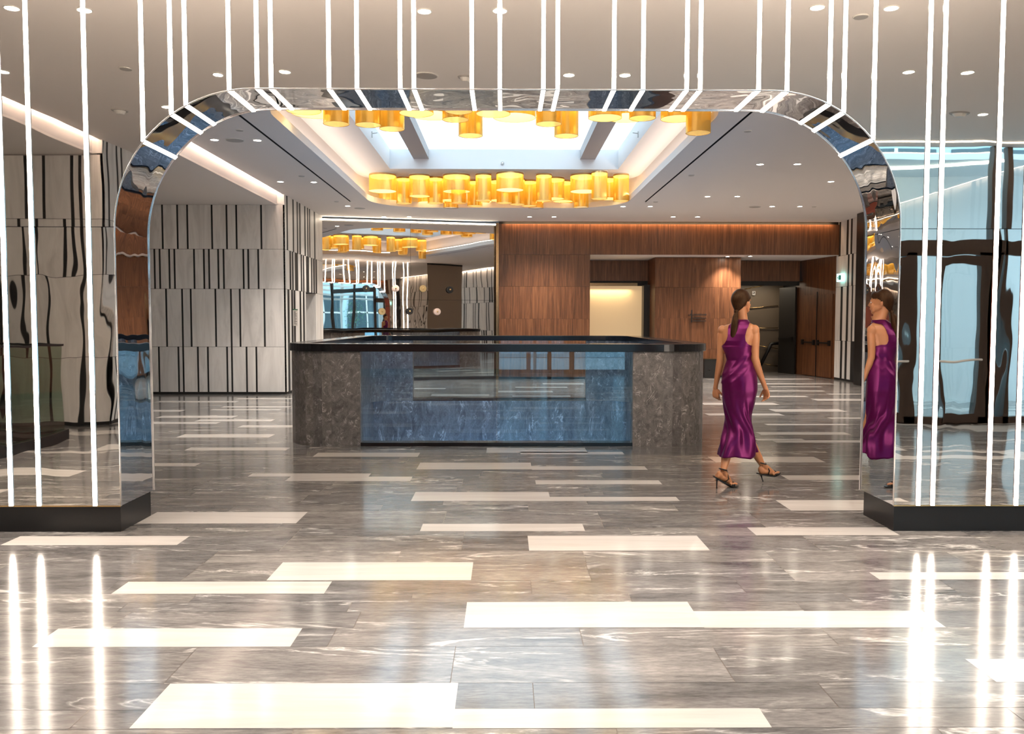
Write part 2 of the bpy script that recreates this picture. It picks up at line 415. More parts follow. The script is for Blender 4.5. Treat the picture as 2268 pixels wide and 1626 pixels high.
# stair void below the ring
B = MB()
vz = -3.4
for (ax, ay), (bx, by) in (((HX0, HY0), (HX1, HY0)), ((HX1, HY0), (HX1, HY1)), ((HX1, HY1), (HX0, HY1)), ((HX0, HY1), (HX0, HY0))):
    L = math.hypot(bx-ax, by-ay); n = max(1, round(L/1.1))
    for i in range(n):
        p = (ax+(bx-ax)*i/n, ay+(by-ay)*i/n); q = (ax+(bx-ax)*(i+1)/n, ay+(by-ay)*(i+1)/n)
        for z0, z1 in ((-1.5, 0.0), (vz, -1.5)):
            B.quad((p[0], p[1], z0), (p[0], p[1], z1), (q[0], q[1], z1), (q[0], q[1], z0), M_VOID)
B.quad((HX0, HY0, vz), (HX1, HY0, vz), (HX1, HY1, vz), (HX0, HY1, vz), M_FLR)
B.build('wall_stair_void', kind='structure')

# ------------------------------------------------------------ ceilings
CX0, CX1, CY0, CY1 = -2.875, 2.64, 9.6, 19.40      # coffer lip
SX0, SX1, SY0, SY1 = -2.337, 2.322, 12.2, 17.69    # skylight
B = MB()
lip = rrect(CX0, CY0, CX1, CY1, 1.25, 14)
slots = [(-3.30, 10.3, -3.265, 18.5), (2.985, 10.3, 3.02, 18.42)]
slh = [[(a, b_), (c, b_), (c, d), (a, d)] for a, b_, c, d in slots]
B.poly([(-4.46, 6.04), (-5.70, 6.04), (-5.70, -4.5), (3.5, -4.5), (4.7, -.42), (12, -.42), (12, 22.02), (0.0, 22.02), (-4.46, 22.02)], [lip]+slh, H, M_CEIL, flip=True)
B.poly([(-4.46, 6.04), (-5.70, 6.04), (-5.70, -4.5), (3.5, -4.5), (4.7, -.42), (12, -.42), (12, 22.02), (-4.46, 22.02)], [lip]+slh, H+0.12, M_CEIL)
# edge of the main ceiling towards the left coves
B.box(-4.46, 6.6, H+0.0005, -4.45, 22.0, H+0.12, M_CEIL); B.box(-5.70, -5, H+0.0005, -5.69, 6.0, H+0.12, M_CEIL)
for i in range(len(lip)):                      # fascia of the lip
    a, b_ = lip[i], lip[(i+1) % len(lip)]
    B.add([(a[0], a[1], H), (b_[0], b_[1], H), (b_[0], b_[1], H+0.12), (a[0], a[1], H+0.12)], [(0, 1, 2, 3)], M_CEIL, True, rnd=(.5, .5, .5))
B.build('ceiling', kind='structure')
# coffer: outer wall and upper ceiling with the skylight hole
B = MB()
out = rrect(CX0-0.24, CY0-0.24, CX1+0.24, CY1+0.24, 1.45, 14)
for i in range(len(out)):
    a, b_ = out[i], out[(i+1) % len(out)]
    B.add([(a[0], a[1], H+0.12), (b_[0], b_[1], H+0.12), (b_[0], b_[1], HC), (a[0], a[1], HC)], [(0, 1, 2, 3)], M_PLA, True)
B.poly(out, [[(SX0, SY0), (SX1, SY0), (SX1, SY1), (SX0, SY1)]], HC, M_PLA, flip=True)
for (ax, ay), (bx, by) in (((SX0, SY0), (SX1, SY0)), ((SX1, SY0), (SX1, SY1)), ((SX1, SY1), (SX0, SY1)), ((SX0, SY1), (SX0, SY0))):
    B.quad((ax, ay, HC), (bx, by, HC), (bx, by, 5.0), (ax, ay, 5.0), M_PLA)
B.build('ceiling_coffer', kind='structure')
B = MB()
for (a, b_, c, d) in slots:                   # black air slots
    B.box(a, b_, H+0.04, c, d, H+0.06, M_BLK)
    B.box(a-.002, b_, H+0.001, a, d, H+0.04, M_BLK); B.box(c, b_, H+0.001, c+.002, d, H+0.04, M_BLK)
B.build('trim_1', kind='structure')
B = MB()                                       # skylight beams and glass
for x0, x1 in ((-1.854, -1.542), (1.544, 1.853)):
    B.box(x0, SY0, 4.80, x1, SY1, 5.0, simple('grey_beam_paint', (0.36, 0.33, 0.33), 0.7) if x0 < 0 else bpy.data.materials['grey_beam_paint'])
B.build('trim_2', kind='structure')
B = MB(); B.box(SX0-.02, SY0-.02, 5.02, SX1+.02, SY1+.02, 5.03, M_CGLS); B.build('window_1', kind='structure')

# lower left ceilings behind the light coves
B = MB()
B.box(-12, 6.62, 3.83, -4.58, 17.45, 3.86, M_CEIL); B.box(-4.60, 6.62, 3.86, -4.58, 17.45, 4.40, M_PLA)
B.box(-12, -0.2, 3.85, -5.82, 6.03, 3.88, M_CEIL); B.box(-5.84, -0.2, 3.88, -5.82, 6.03, 4.40, M_PLA)
B.box(-4.62, 17.42, 3.83, -4.43, 17.46, 4.42, M_STN); B.box(-5.86, -.24, 3.85, -5.67, -.19, 4.42, M_STN)
B.build('ceiling_left', kind='structure')
# roof slab over the cove gaps (seen as the bottom of the light slot)
B = MB()
B.box(-12.1, -5, 4.40, -4.3, 22.3, 4.44, M_PLA)
B.box(-4.3, -5, 4.70, -3.3, 22.3, 4.74, M_BLK); B.box(3.1, -.5, 4.70, 12.2, 24, 4.74, M_BLK); B.box(-3.3, -4.6, 4.7, 3.1, 9.2, 4.74, M_BLK)
B.box(-3.3, 20.0, 4.7, 3.1, 24, 4.74, M_BLK)
B.build('ceiling_slab', kind='structure')

# ------------------------------------------------------------ striated stone walls with black grooves
def stone_wall(name, p0, p1, rows, top, hole=None, thick=0.03):
    p0, p1 = Vector((*p0, 0)), Vector((*p1, 0)); L = (p1-p0).length; d = (p1-p0)/L; n = Vector((d.y, -d.x, 0))   # room side is to the right of p0->p1
    B = MB()
    def slab(s0, s1, z0, z1, t0, t1, mt):
        c = p0+d*((s0+s1)/2)+n*((t0+t1)/2)+Vector((0, 0, (z0+z1)/2))
        B.obox(c, d*((s1-s0)/2), n*((t1-t0)/2), Vector((0, 0, (z1-z0)/2)), mt)
    segs = [(0, L, 0.0, top)]
    if hole: segs = [(0, hole[0], 0, top), (hole[1], L, 0, top), (hole[0], hole[1], hole[2], top)]
    for s0, s1, z0, z1 in segs: slab(s0, s1, z0, min(z1, rows[-1][1]-.002) if s1-s0 > .5 else z1, -0.06, thick-0.004, M_BLK)
    for z0, z1, gr in rows:
        cuts = [0.0]
        for g, w in sorted(gr):
            if cuts[-1] < g-w/2 < L: cuts += [g-w/2, min(g+w/2, L)]
        if len(cuts) % 2: cuts.append(L)
        for i in range(0, len(cuts)-1, 2):
            a, b_ = cuts[i], cuts[i+1]
            if b_-a < 0.004: continue
            if hole and z0 < hole[2]:
                if a >= hole[0]-.01 and b_ <= hole[1]+.01: continue
                if a < hole[0] and b_ > hole[1]: slab(hole[1], b_, z0+0.003, z1-0.003, 0.0, thick, M_STN); b_ = hole[0]
                elif a < hole[0] < b_: b_ = hole[0]
                elif a < hole[1] < b_: a = hole[1]
            slab(a, b_, z0+0.003, z1-0.003, 0.0, thick, M_STN)
    return B.build(name, kind='structure')
def rgroove(L, n, w=0.037, seed=0):
    r = random.Random(seed); return [(r.uniform(0.1, L-0.1), w*r.choice((1, 1, 2) if w > 0.05 else (1,))) for _ in range(n)]
ZR = [0.05, 0.972, 2.142, 2.942, 3.83]
gx = [[-7.004,-6.609,-6.513,-6.216,-6.014,-5.625,-5.529,-5.231,-5.033], [-6.835,-6.513,-6.339,-5.842,-5.529,-5.35,-4.857],
      [-7.054,-6.949,-6.757,-6.653,-6.258,-6.061,-5.958,-5.773,-5.665,-5.266,-5.169,-4.967], [-6.881,-6.58,-6.38,-5.888,-5.592,-5.396,-4.898]]
rows = [(ZR[k], ZR[k+1], [(g+11.0, 0.037) for g in gx[k]]+[(q, 0.037) for q in (0.4+.1*k, 0.9, 1.3+.07*k, 1.8, 2.5-.1*k, 3.1, 3.5+.05*k)]) for k in range(4)]
stone_wall('wall_left', (-11.0, 17.45), (-4.46, 17.45), rows, 3.83)
# side return towards the mirror wall, with a doorway niche and wide black bars
def bars(lst): return [(y-17.45, w*1.45) for y, w in lst]
r4 = bars([(17.643,.09),(18.146,.09),(18.27,.09),(18.507,.09),(18.733,.10),(19.207,.10),(19.478,.09),(19.666,.09),(20.179,.10)])
r3 = bars([(17.86,.10),(18.06,.10),(18.38,.20),(18.83,.11),(19.03,.10),(19.42,.21),(19.82,.10),(20.07,.12),(20.30,.12)])
r2 = bars([(17.67,.12),(17.98,.12),(18.18,.12),(18.70,.12),(19.01,.12)])
stone_wall('wall_left_return', (-4.46, 17.45), (-4.46, 21.02), [(0.05,2.142,r2),(2.142,2.942,r3),(2.942,4.06,r4)], 4.3, hole=(1.76, 2.80, 2.13))
B = MB(); B.box(-4.83, 19.15, 0, -4.78, 20.35, 2.2, M_STN); B.box(-5.05, 20.215, 0, -4.428, 20.30, 2.13, M_STN); B.box(-5.05, 19.16, 0, -4.52, 19.21, 2.2, M_STN); B.box(-5.05, 19.2, 2.15, -4.52, 20.3, 2.2, M_STN)
B.build('door_1', kind='structure')
# striped wall on the left of the entrance side (seen in the mirror) and its return
rows = []
for k in range(4):
    r = random.Random(40+k); gs = []; x = 0.3
    while x < 5.4: gs.append((x, 0.045)); x += r.choice((0.11, 0.25, 0.4, 0.5, 0.62))
    rows.append((ZR[k], ZR[k+1], gs))
# room side is +Y: run p0->p1 from right to left
stone_wall('wall_entrance_left', (-5.70, -0.22), (-11.2, -0.22), rows, 3.85)
rows = []
for k in range(4):
    r = random.Random(60+k); gs = []; x = 0.2
    while x < 4.3: gs.append((x, 0.06)); x += r.choice((0.15, 0.3, 0.45))
    rows.append((ZR[k], ZR[k+1] if k < 3 else 4.06, gs))
stone_wall('wall_entrance_left_return', (-5.70, -4.6), (-5.70, -0.22), rows, 4.3)
# right-hand wall of the hall
rz = [0.05, 1.01, 2.385, 3.17, 4.06]; rows = []
near = [[(20.75,.09),(20.45,.07),(21.05,.2),(21.45,.12),(21.75,.12)], [(20.9,.08),(21.12,.08),(21.42,.12),(21.8,.12)], [(20.75,.22),(21.15,.10),(21.4,.09)], [(20.85,.10),(21.25,.10),(21.5,.12),(22.0,.12)]]
for k in range(4):
    r = random.Random(80+k); gs = [(22.2-y, w*1.2) for y, w in near[k]]; x = 2.9
    while x < 22.4: gs.append((x, r.choice((.08, .08, .14)))); x += r.choice((0.22, 0.4, 0.55, 0.8))
    rows.append((rz[k], rz[k+1], gs))
stone_wall('wall_right', (8.62, 22.2), (8.51, -0.38), rows, 4.06)
B = MB(); B.box(8.30, 19.85, 0, 8.50, 20.25, 4.03, M_PLI); B.build('trim_3', kind='structure')

# ------------------------------------------------------------ back wall: angled mirror and walnut
p0, p1 = Vector((-4.46, 21.02, 0)), Vector((-0.20, 22.10, 0)); d = (p1-p0).normalized(); n = Vector((d.y, -d.x, 0)); L = (p1-p0).length
B = MB()
zj = 2.03; sj = 2.18
for s0, s1 in ((0, sj), (sj, L)):
    for z0, z1 in ((0.08, zj), (zj, 3.93)):
        B.obox(p0+d*((s0+s1)/2)-n*0.01+Vector((0, 0, (z0+z1)/2)), d*((s1-s0)/2-.003), n*.01, Vector((0, 0, (z1-z0)/2-.003)), M_BMIR)
B.obox(p0+d*L/2-n*0.05+Vector((0, 0, 2.0)), d*L/2, n*.02, Vector((0, 0, 2.0)), M_BLK)
B.obox(p0+d*L/2-n*0.02+Vector((0, 0, .04)), d*L/2, n*.02, Vector((0, 0, .04)), M_BLK)
B.build('wall_mirror', kind='structure')
t = thing('cove_light', 'continuous warm light line along the top of the angled mirror wall', 'light', p0+d*L/2-n*0.02+Vector((0, 0, 3.94)))
B = MB(); B.obox(Vector((0, 0, 0.03)), d*(L/2-.02), n*.012, Vector((0, 0, .016)), simple('cove_line', (1, 1, 1), 0.5, emis=(1, .84, .64), es=5)); B.build('diffuser', t)
B = MB(); B.obox(Vector((0, 0, 0.0)), d*(L/2-.02), n*.014, Vector((0, 0, .012)), M_WHT); B.build('ledge', t)
mdir, mn, mp0 = d.copy(), n.copy(), p0.copy()

B = MB()
B.box(-0.215, 21.98, 0, -0.145, 22.05, 4.0, M_BRZ)
YB, YP, YN = 22.05, 22.80, 23.95        # bulkhead and left panel / pier / niche backs
def panel(x0, x1, z0, z1, y, t=0.05): B.box(x0+.002, y, z0+.002, x1-.002, y+t, z1-.002, M_WOOD)
for z0, z1 in ((0.06, 0.74), (0.74, 1.56), (1.56, 2.39), (2.39, 3.20)): panel(-0.14, 2.20, z0, z1, YB)
for x0, x1 in ((-0.14, 2.20), (2.20, 4.4), (4.4, 6.6), (6.6, 8.62)): panel(x0, x1, 3.20, 3.98, YB)
B.box(-0.14, YB+.05, 0, 2.20, YB+.3, 4.4, M_BLK); B.box(2.2, YB+.05, 3.21, 8.7, YB+.3, 4.4, M_BLK)
B.box(2.15, YB+.06, 0, 2.20, YN, 3.2, M_WOOD)
B.build('wall_back', kind='structure')
B = MB(); B.box(2.2, YB+.01, 3.2, 8.7, 24.6, 3.206, M_CEIL); B.build('ceiling_recess', kind='structure')
B = MB()                                        # pier
PX0, PX1 = aY(1450, 700, YP).x, aY(1639.5, 700, YP).x
for z0, z1 in ((0.06, 0.76), (0.76, 1.58), (1.58, 2.40), (2.40, 3.19)): panel(PX0, PX1, z0, z1, YP)
B.box(PX0, YP+.05, 0, PX1, 24.6, 3.19, M_WOOD)
B.box(PX0, YP+.01, 0, PX1, YP+.05, 0.06, M_BLK)
B.build('wall_pier', kind='structure')
B = MB()                                        # back of the niches above the doors
NX0 = 2.2; NR = 8.25
panel(NX0, PX0, 2.62, 3.19, YN); panel(PX1, NR, 2.62, 3.19, YN)
B.box(NX0, YN+.01, 2.50, PX0, YN+.1, 2.62, M_BLK); B.box(PX1, YN+.01, 2.50, NR, YN+.1, 2.62, M_BLK)
B.build('wall_niche', kind='structure')
B = MB()                                        # right flank of the recess, splayed walnut
a, b_ = Vector((8.30, 24.4, 0)), Vector((8.62, 22.1, 0)); dd = (b_-a).normalized(); nn = Vector((dd.y, -dd.x, 0))
LL = (b_-a).length
B.obox((a+b_)/2-nn*.05+Vector((0, 0, 1.6)), dd*(LL/2), nn*.05, Vector((0, 0, 1.6)), M_WOOD)
B.build('wall_recess_right', kind='structure')
# double walnut door in that flank
t = thing('door', 'walnut double door with black panic bars beside the striped stone strip', 'door', a+dd*1.0)
for nm, s0, s1 in (('door_leaf', 0.45, 1.28), ('door_leaf', 1.30, 2.10)):
    B = MB(); B.obox(a+dd*((s0+s1)/2)+nn*.015+Vector((0, 0, 1.12))-t.location, dd*((s1-s0)/2-.005), nn*.014, Vector((0, 0, 1.1)), M_WOOD); lf = B.build(nm, t)
    B = MB(); c = a+dd*((s0+s1)/2)+nn*.07+Vector((0, 0, 0.93))-t.location
    B.obox(c, dd*((s1-s0)/2-.08), nn*.015, Vector((0, 0, .018)), M_PLI)
    for sg in (-1, 1): B.obox(c+dd*sg*((s1-s0)/2-.1)-nn*.02, dd*.035, nn*.035, Vector((0, 0, .07)), M_PLI)
    B.build('panic_bar', lf)
B = MB(); B.obox(a+dd*1.29+nn*.035+Vector((0, 0, 1.15))-t.location, dd*.012, nn*.01, Vector((0, 0, 1.15)), M_PLI); B.build('meeting_stile', t)

# left niche: lit lift lobby panel framed in bronze
x1 = aY(1421, 700, YN).x
t = thing('lift_doorway', 'lit cream lift doorway framed in bronze, left of the walnut pier', 'doorway', (3.0, YN, 0))
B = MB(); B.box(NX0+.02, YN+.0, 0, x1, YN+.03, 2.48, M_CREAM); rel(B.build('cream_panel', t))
B = MB(); B.box(NX0+.02, YN-.08, 2.48, PX0-.3, YN, 2.56, M_BRZ); B.box(x1, YN-.35, 0, x1+.28, YN-.0, 2.5, M_PLI); B.box(x1+.30, YN-.36, 0, x1+.34, YN-.3, 2.5, M_BRASS); B.box(x1+.36, YN-.2, 0, PX0, YN, 2.5, M_BRZ)
rel(B.build('door_frame', t))
area('lift_lobby_light', (2.9, YN-.12, 2.40), 1.2, 0.06, 2.5, (1, .78, .48), (0, 0, 0))

# right niche: taupe panel wall with brass lines, black leaf with push bar
xa, xb, xc = PX1+.02, aY(1725, 700, 24.6).x, aY(1762, 700, 24.3).x
t = thing('stair_lobby_wall', 'taupe panelled stair wall crossed by thin brass lines behind the woman', 'wall panel', (7.0, 25.2, 0))
B = MB(); B.box(xa-.6, 25.5, 0, xb+.9, 25.55, 2.6, M_TAUPE); rel(B.build('panel', t))
for (u0, v0), (u1, v1) in (((1648,641),(1723,626)),((1655,683),(1723,677)),((1668,726.5),(1723,726.5)),((1680,766),(1723,772)),((1693,806),(1722,811))):
    p, q = aY(u0, v0, 25.47), aY(u1, v1, 25.47)
    B = MB(); B.tube([p, q], .012, M_BRASS, 6); rel(B.build('brass_line', t))
t = thing('handrail', 'black diagonal stair handrail behind the woman, in front of the taupe wall', 'handrail', (7.3, 25.3, 0))
B = MB(); B.tube([aY(1683, 812, 25.35), aY(1708, 762, 25.35), aY(1724, 760, 25.35)], .05, M_PLI, 8)
rel(B.build('rail', t))
B = MB(); B.tube([aY(1708, 764, 25.35), aY(1708, 764, 25.35)+Vector((0, .16, -.02))], .02, M_PLI, 8); rel(B.build('bracket', t))
t = thing('fire_door', 'tall black door leaf standing open with a black push bar', 'door', (8.1, 24.6, 0))
q0, q1 = Vector((aY(1727, 700, 25.0).x, 25.0, 0)), Vector((aY(1761, 700, 24.3).x, 24.25, 0)); qd = (q1-q0).normalized(); qn = Vector((qd.y, -qd.x, 0)); ql = (q1-q0).length
B = MB(); B.obox((q0+q1)/2+Vector((0, 0, 1.24)), qd*(ql/2), qn*.025, Vector((0, 0, 1.235)), simple('dark_door', (0.02, 0.018, 0.016), 0.5)); lf = rel(B.build('door_leaf', t))
B = MB(); B.obox((q0+q1)/2+qn*.07+Vector((0, 0, 1.0)), qd*(ql/2-.08), qn*.02, Vector((0, 0, .025)), M_PLI); B.obox((q0+q1)/2+qd*(ql/2-.12)+qn*.05+Vector((0, 0, 1.0)), qd*.05, qn*.04, Vector((0, 0, .06)), M_PLI); rel(B.build('push_bar', t))
B = MB(); B.box(xa-.6, YN+.1, 0, xa-.55, 25.5, 2.6, M_TAUPE); B.box(8.3, 24.4, 0, 8.35, 26, 3.2, M_BLK); B.box(2, 24.62, 0, xa-.6, 24.7, 3.3, M_BLK); B.box(xa-.6, 25.6, 0, 9, 25.7, 3.3, M_BLK); B.box(xa-.6, 24.0, 2.63, 9, 25.6, 2.66, M_BLK)
B.build('wall_lobby', kind='structure')
area('stair_lobby_fill', (7.2, 24.9, 2.60), 1.6, 0.1, 5, (1, .85, .65), (0, 0, 0))  # added fill lamp that lifts the dark stair recess, no fixture there
# toilet sign
p = aY(1669.5, 649.5, 25.46)
t = thing('restroom_sign', 'small square white sign with a dark figure on the taupe wall', 'sign', p)
B = MB(); B.box(-.045, -.008, -.06, .045, 0, .06, M_WHT); B.build('plate', t)
B = MB(); B.box(-.03, -.011, -.045, -.018, -.008, .045, M_BLK); B.box(.018, -.011, -.045, .03, -.008, .045, M_BLK); B.obox((0, -.0095, .0), (.022, 0, .03), (0, .0015, 0), (-.004, 0, .006), M_BLK); B.box(-.02, -.011, .03, .02, -.008, .042, M_BLK); B.build('figure', t)

# signs and small things on the back walls
p = aY(1535.5, 698, YP-.02)
t = thing('wall_sign', 'black wire lettering sign in three lines on the walnut pier', 'sign', p)
k = YP/FPX
B = MB(); B.box(-.06, -.01, -16.5*k, -.03, .0, 11.5*k, M_BLK); B.build('upright', t)
for zz, x0 in ((0.2, -11.5), (-6.7, -4.7), (-13.0, -5.2)):
    B = MB(); B.box(x0*k, -.01, zz*k-.008, 29*k, 0, zz*k+.008, M_BLK)
    B.build('underline', t)
rs = random.Random(5)
for zz, w in ((0.9, 25), (-5.9, 19), (-12.2, 17)):
    B = MB(); x = 1.0
    while x < w:
        hh = rs.choice((1.6, 1.8, 2.6)); B.box(x*k, -.009, zz*k, (x+.45)*k, -.001, (zz+hh)*k, M_BLK)
        B.box(x*k, -.009, (zz+hh-.5)*k, (x+1.2)*k, -.001, (zz+hh)*k, M_BLK); B.box((x+1.1)*k, -.009, zz*k, (x+1.5)*k, -.001, (zz+hh-.1)*k, M_BLK); x += 2.3
    B.build('lettering', t)
B = MB(); B.tube([(27.5*k+1.4*k*math.cos(q*PI/6), -.006, 1.2*k+1.6*k*math.sin(q*PI/6)) for q in range(13)], .006, M_BLK, 6, False); B.build('swirl', t)
B = MB(); B.box(-6.5*k, -.012, 0.1*k, -.03, 0, 3*k, M_BLK); B.build('pictogram', t)

p = aZ(1571, 837, 0); p.y = YP-.16; p = aY(1570.5, 836, YP-.16); p.z = 0
t = thing('waste_bin', 'low black floor box with a small white spot against the walnut pier', 'bin', p)
B = MB(); B.box(-.16, -.14, 0, .16, .14, .50, M_BLK); B.build('body', t)
B = MB(); B.box(-.165, -.145, .50, .165, .145, .515, M_BRZ); B.build('lid', t)
B = MB(); B.cyl((-.03, -.14, .21), .012, .006, M_WHT, 12, 'Y'); B.build('button', t)

t = thing('exit_sign', 'small glowing green exit sign on the striped stone at the right', 'sign', aX(1861, 615, 8.52))
B = MB(); B.box(-.03, -.16, -.10, 0.03, .16, .10, simple('exit_face', (0.5, .9, .85), 0.5, emis=(0.45, 1.0, 0.92), es=0.8)); B.build('light_box', t)
B = MB(); B.box(-.036, -.12, -.06, -.03, .0, .06, simple('exit_green', (0.01, .25, .2), 0.5)); B.build('running_figure_panel', t)
B = MB(); B.box(-.037, .03, -.05, -.03, .06, .05, bpy.data.materials['exit_green']); B.box(-.037, .03, -.01, -.03, .11, .01, bpy.data.materials['exit_green']); B.build('arrow', t)
p = aX(654.5, 704, -4.425)
t = thing('notice_sign', 'narrow clear notice with a green top edge between black bars on the left wall', 'sign', p)
B = MB(); B.box(-.01, -.19, -.17, .0, .19, .16, simple('notice_plate', (0.62, .58, .54), 0.4)); B.build('plate', t)
B = MB(); B.box(-.01, -.19, .16, .004, .19, .185, simple('notice_green', (0.02, .12, .06), 0.4)); B.build('green_edge', t)
B = MB()
for q in range(12):
    zz = .13-.024*q; B = MB(); B.box(0, -.14, zz, .004, -.14+rs.uniform(.12, .27), zz+.008, M_BLK); B.build('text_line', t)

# decorative peg discs on the angled mirror
M_BDISC = simple('black_disc', (.015, .014, .014), .25); M_GDISC = simple('antique_gold_disc', (.55, .40, .20), .28, 1); M_RDISC = simple('rose_white_disc', (.78, .62, .56), .3)
def on_mirror(px, py):
    dr = ray(px, py); o = Vector((0, 0, CH)); t_ = (mp0-o).dot(mn)/dr.dot(mn); return o+dr*t_
pegs = [(810.6,639.5,'B','black','leftmost of the upper row'),(875.7,639,'R','rose white','second of the upper row'),(936,639.5,'G','antique gold','third of the upper row'),
        (995.6,642,'B','black','rightmost of the upper row'),(845.5,690,'G','antique gold','leftmost of the lower row'),(906.6,689.6,'B','black','middle of the lower row'),(967.5,690.5,'R','rose white','rightmost of the lower row')]
for px, py, kk, nm, pos in pegs:
    p = on_mirror(px, py)
    t = thing('wall_light', '%s round wall light on the angled mirror, %s' % (nm, pos), 'wall light', p, 'round wall lights on the mirror')
    mt = {'B': M_BDISC, 'G': M_GDISC, 'R': M_RDISC}[kk]
    R3 = Matrix.Rotation(math.atan2(mn.x, -mn.y), 4, 'Z')
    def dsc(r, d0, d1, m_):
        B = MB(); B.cyl((0, -d0, 0), r, d1-d0, m_, 28, 'Y')
        # axis Y helper extrudes towards +Y: mirror it so the disc grows into the room
        B.v = [tuple(R3 @ Vector((v[0], -d0-(v[1]+d0), v[2]))) for v in B.v]; B.f = [f[::-1] for f in B.f]
        return B
    dsc(.028, 0, .07, M_BRASS).build('stem', t)
    dsc(.086, .07, .085, mt).build('disc', t)
    dsc(.060, .085, .094, mt).build('inner_ring', t)
    B = MB(); c = mn*0.105; B.ell(c, (.022, 0, 0), (0, .022, 0), (0, 0, .022), M_BRASS, 14, 8); B.build('centre_knob', t)

# ------------------------------------------------------------ mirrored portal wall with the rounded arch
PY0, PY1, PB = 6.04, 6.61, 0.187
AX0, AX1, AZT, RL, RRr = -2.72, 2.785, 3.108, 0.98, 0.93
def arch_pts(n=20):
    pts = [(AX0, PB)]
    for i in range(n+1):
        a = PI-PI/2*i/n; pts.append((AX0+RL+RL*math.cos(a), AZT-RL+RL*math.sin(a)))
    for i in range(n+1):
        a = PI/2-PI/2*i/n; pts.append((AX1-RRr+RRr*math.cos(a), AZT-RRr+RRr*math.sin(a)))
    pts.append((AX1, PB)); return pts
AP = arch_pts()
PWL, PWR, ZS = -9.0, 4.55, 2.152
def arch_x_at(z):           # inner opening edges at height z
    pass
B = MB()
def face(y, flip):
    # lower piers
    for x0, x1 in ((PWL, AX0), (AX1, PWR)):
        if x0 < 0: lo = [(x0, PB), (x1, PB)]+[(AX0, AZT-RL)]
        q = None
    def tess(poly, mt):
        tr = tessellate_polygon([[Vector((x, z, 0)) for x, z in poly]]); vs = [(x, y, z) for x, z in poly]; fs = []
        for t_ in tr:
            a_, b2, c_ = (Vector(vs[i]) for i in t_); nrm = (b2-a_).cross(c_-a_).y
            want = -1 if not flip else 1
            fs.append(tuple(t_) if nrm*want > 0 else tuple(t_[::-1]))
        B.add(vs, fs, mt)
    # split at the horizontal joint ZS: below are two piers (with the start of the curve), above one panel with the arch cut out
    left = [p for p in AP if p[0] < 0 and p[1] < ZS]; right = [p for p in AP if p[0] > 0 and p[1] < ZS]
    xl = AX0+RL-math.sqrt(RL*RL-(max(0, ZS-(AZT-RL)))**2); xr = AX1-RRr+math.sqrt(RRr*RRr-(max(0, ZS-(AZT-RRr)))**2)
    tess([(PWL, PB)]+left+[(xl, ZS-.002), (PWL, ZS-.002)], M_MIR)
    tess([(xr, ZS-.002)]+right+[(PWR, PB), (PWR, ZS-.002)], M_MIR)
    topp = [p for p in AP if p[1] >= ZS]
    tess([(PWL, ZS+.002), (xl, ZS+.002)]+topp+[(xr, ZS+.002), (PWR, ZS+.002), (PWR, H), (PWL, H)], M_MIRT)
face(PY0, False); face(PY1, True)
for i in range(len(AP)-1):
    (x0, z0), (x1, z1) = AP[i], AP[i+1]
    if i in (0, len(AP)-2):
        lo, hi = (z0, z1) if z0 < z1 else (z1, z0); x = x0
        pcs = [(lo, ZS-.002), (ZS+.002, hi)] if hi > ZS+.01 else [(lo, hi)]
        for a_, b2 in pcs:
            q = [(x, PY0, a_), (x, PY1, a_), (x, PY1, b2), (x, PY0, b2)]
            B.add(q, [(0, 1, 2, 3) if x > 0 else (3, 2, 1, 0)], M_JAMB, False)
B.box(PWR, PY0, PB, PWR+.01, PY1, H, M_MIR); B.box(PWL, PY0, PB, PWL+.01, PY1, H, M_MIR)
B.box(PWL, PY0+.02, ZS-.004, AX0-.01, PY1-.02, ZS+.004, M_BLK); B.box(AX1+.01, PY0+.02, ZS-.004, PWR, PY1-.02, ZS+.004, M_BLK)
vs = []; fs = []
for i in range(1, len(AP)-1):
    vs += [(AP[i][0], PY0, AP[i][1]), (AP[i][0], PY1, AP[i][1])]
for i in range(len(AP)-3): fs.append((2*i, 2*i+1, 2*i+3, 2*i+2))
fs = [f[::-1] for f in fs]
B.add(vs, fs, M_JAMB, True)
for x0, x1 in ((PWL, AX0), (AX1, PWR)): B.quad((x0, PY0, PB), (x1, PY0, PB), (x1, PY1, PB), (x0, PY1, PB), M_BLK)
wp = B.build('wall_portal', kind='structure')
B = MB()
for y in (PY0-.004, PY1+.004):               # polished bead along both arch edges
    B.tube([(x+(.004 if x < 0 else -.004)*(1 if z < 2.5 else 0), y, z-(.004 if z > 2.5 else 0)) for x, z in AP], .006, M_CHROME, 8)
for x0, x1 in ((PWL, AX0), (AX1, PWR)): B.box(x0, PY0-.005, PB-.006, x1, PY0+.001, PB+.002, M_BRASS)
B.build('trim_4', kind='structure')
B = MB()
B.box(PWL, PY0+.005, 0, AX0-.004, PY1-.05, PB, M_PLI); B.box(AX1+.006, PY0+.005, 0, PWR, PY1-.05, PB, M_PLI)
B.build('baseboard_portal', kind='structure')

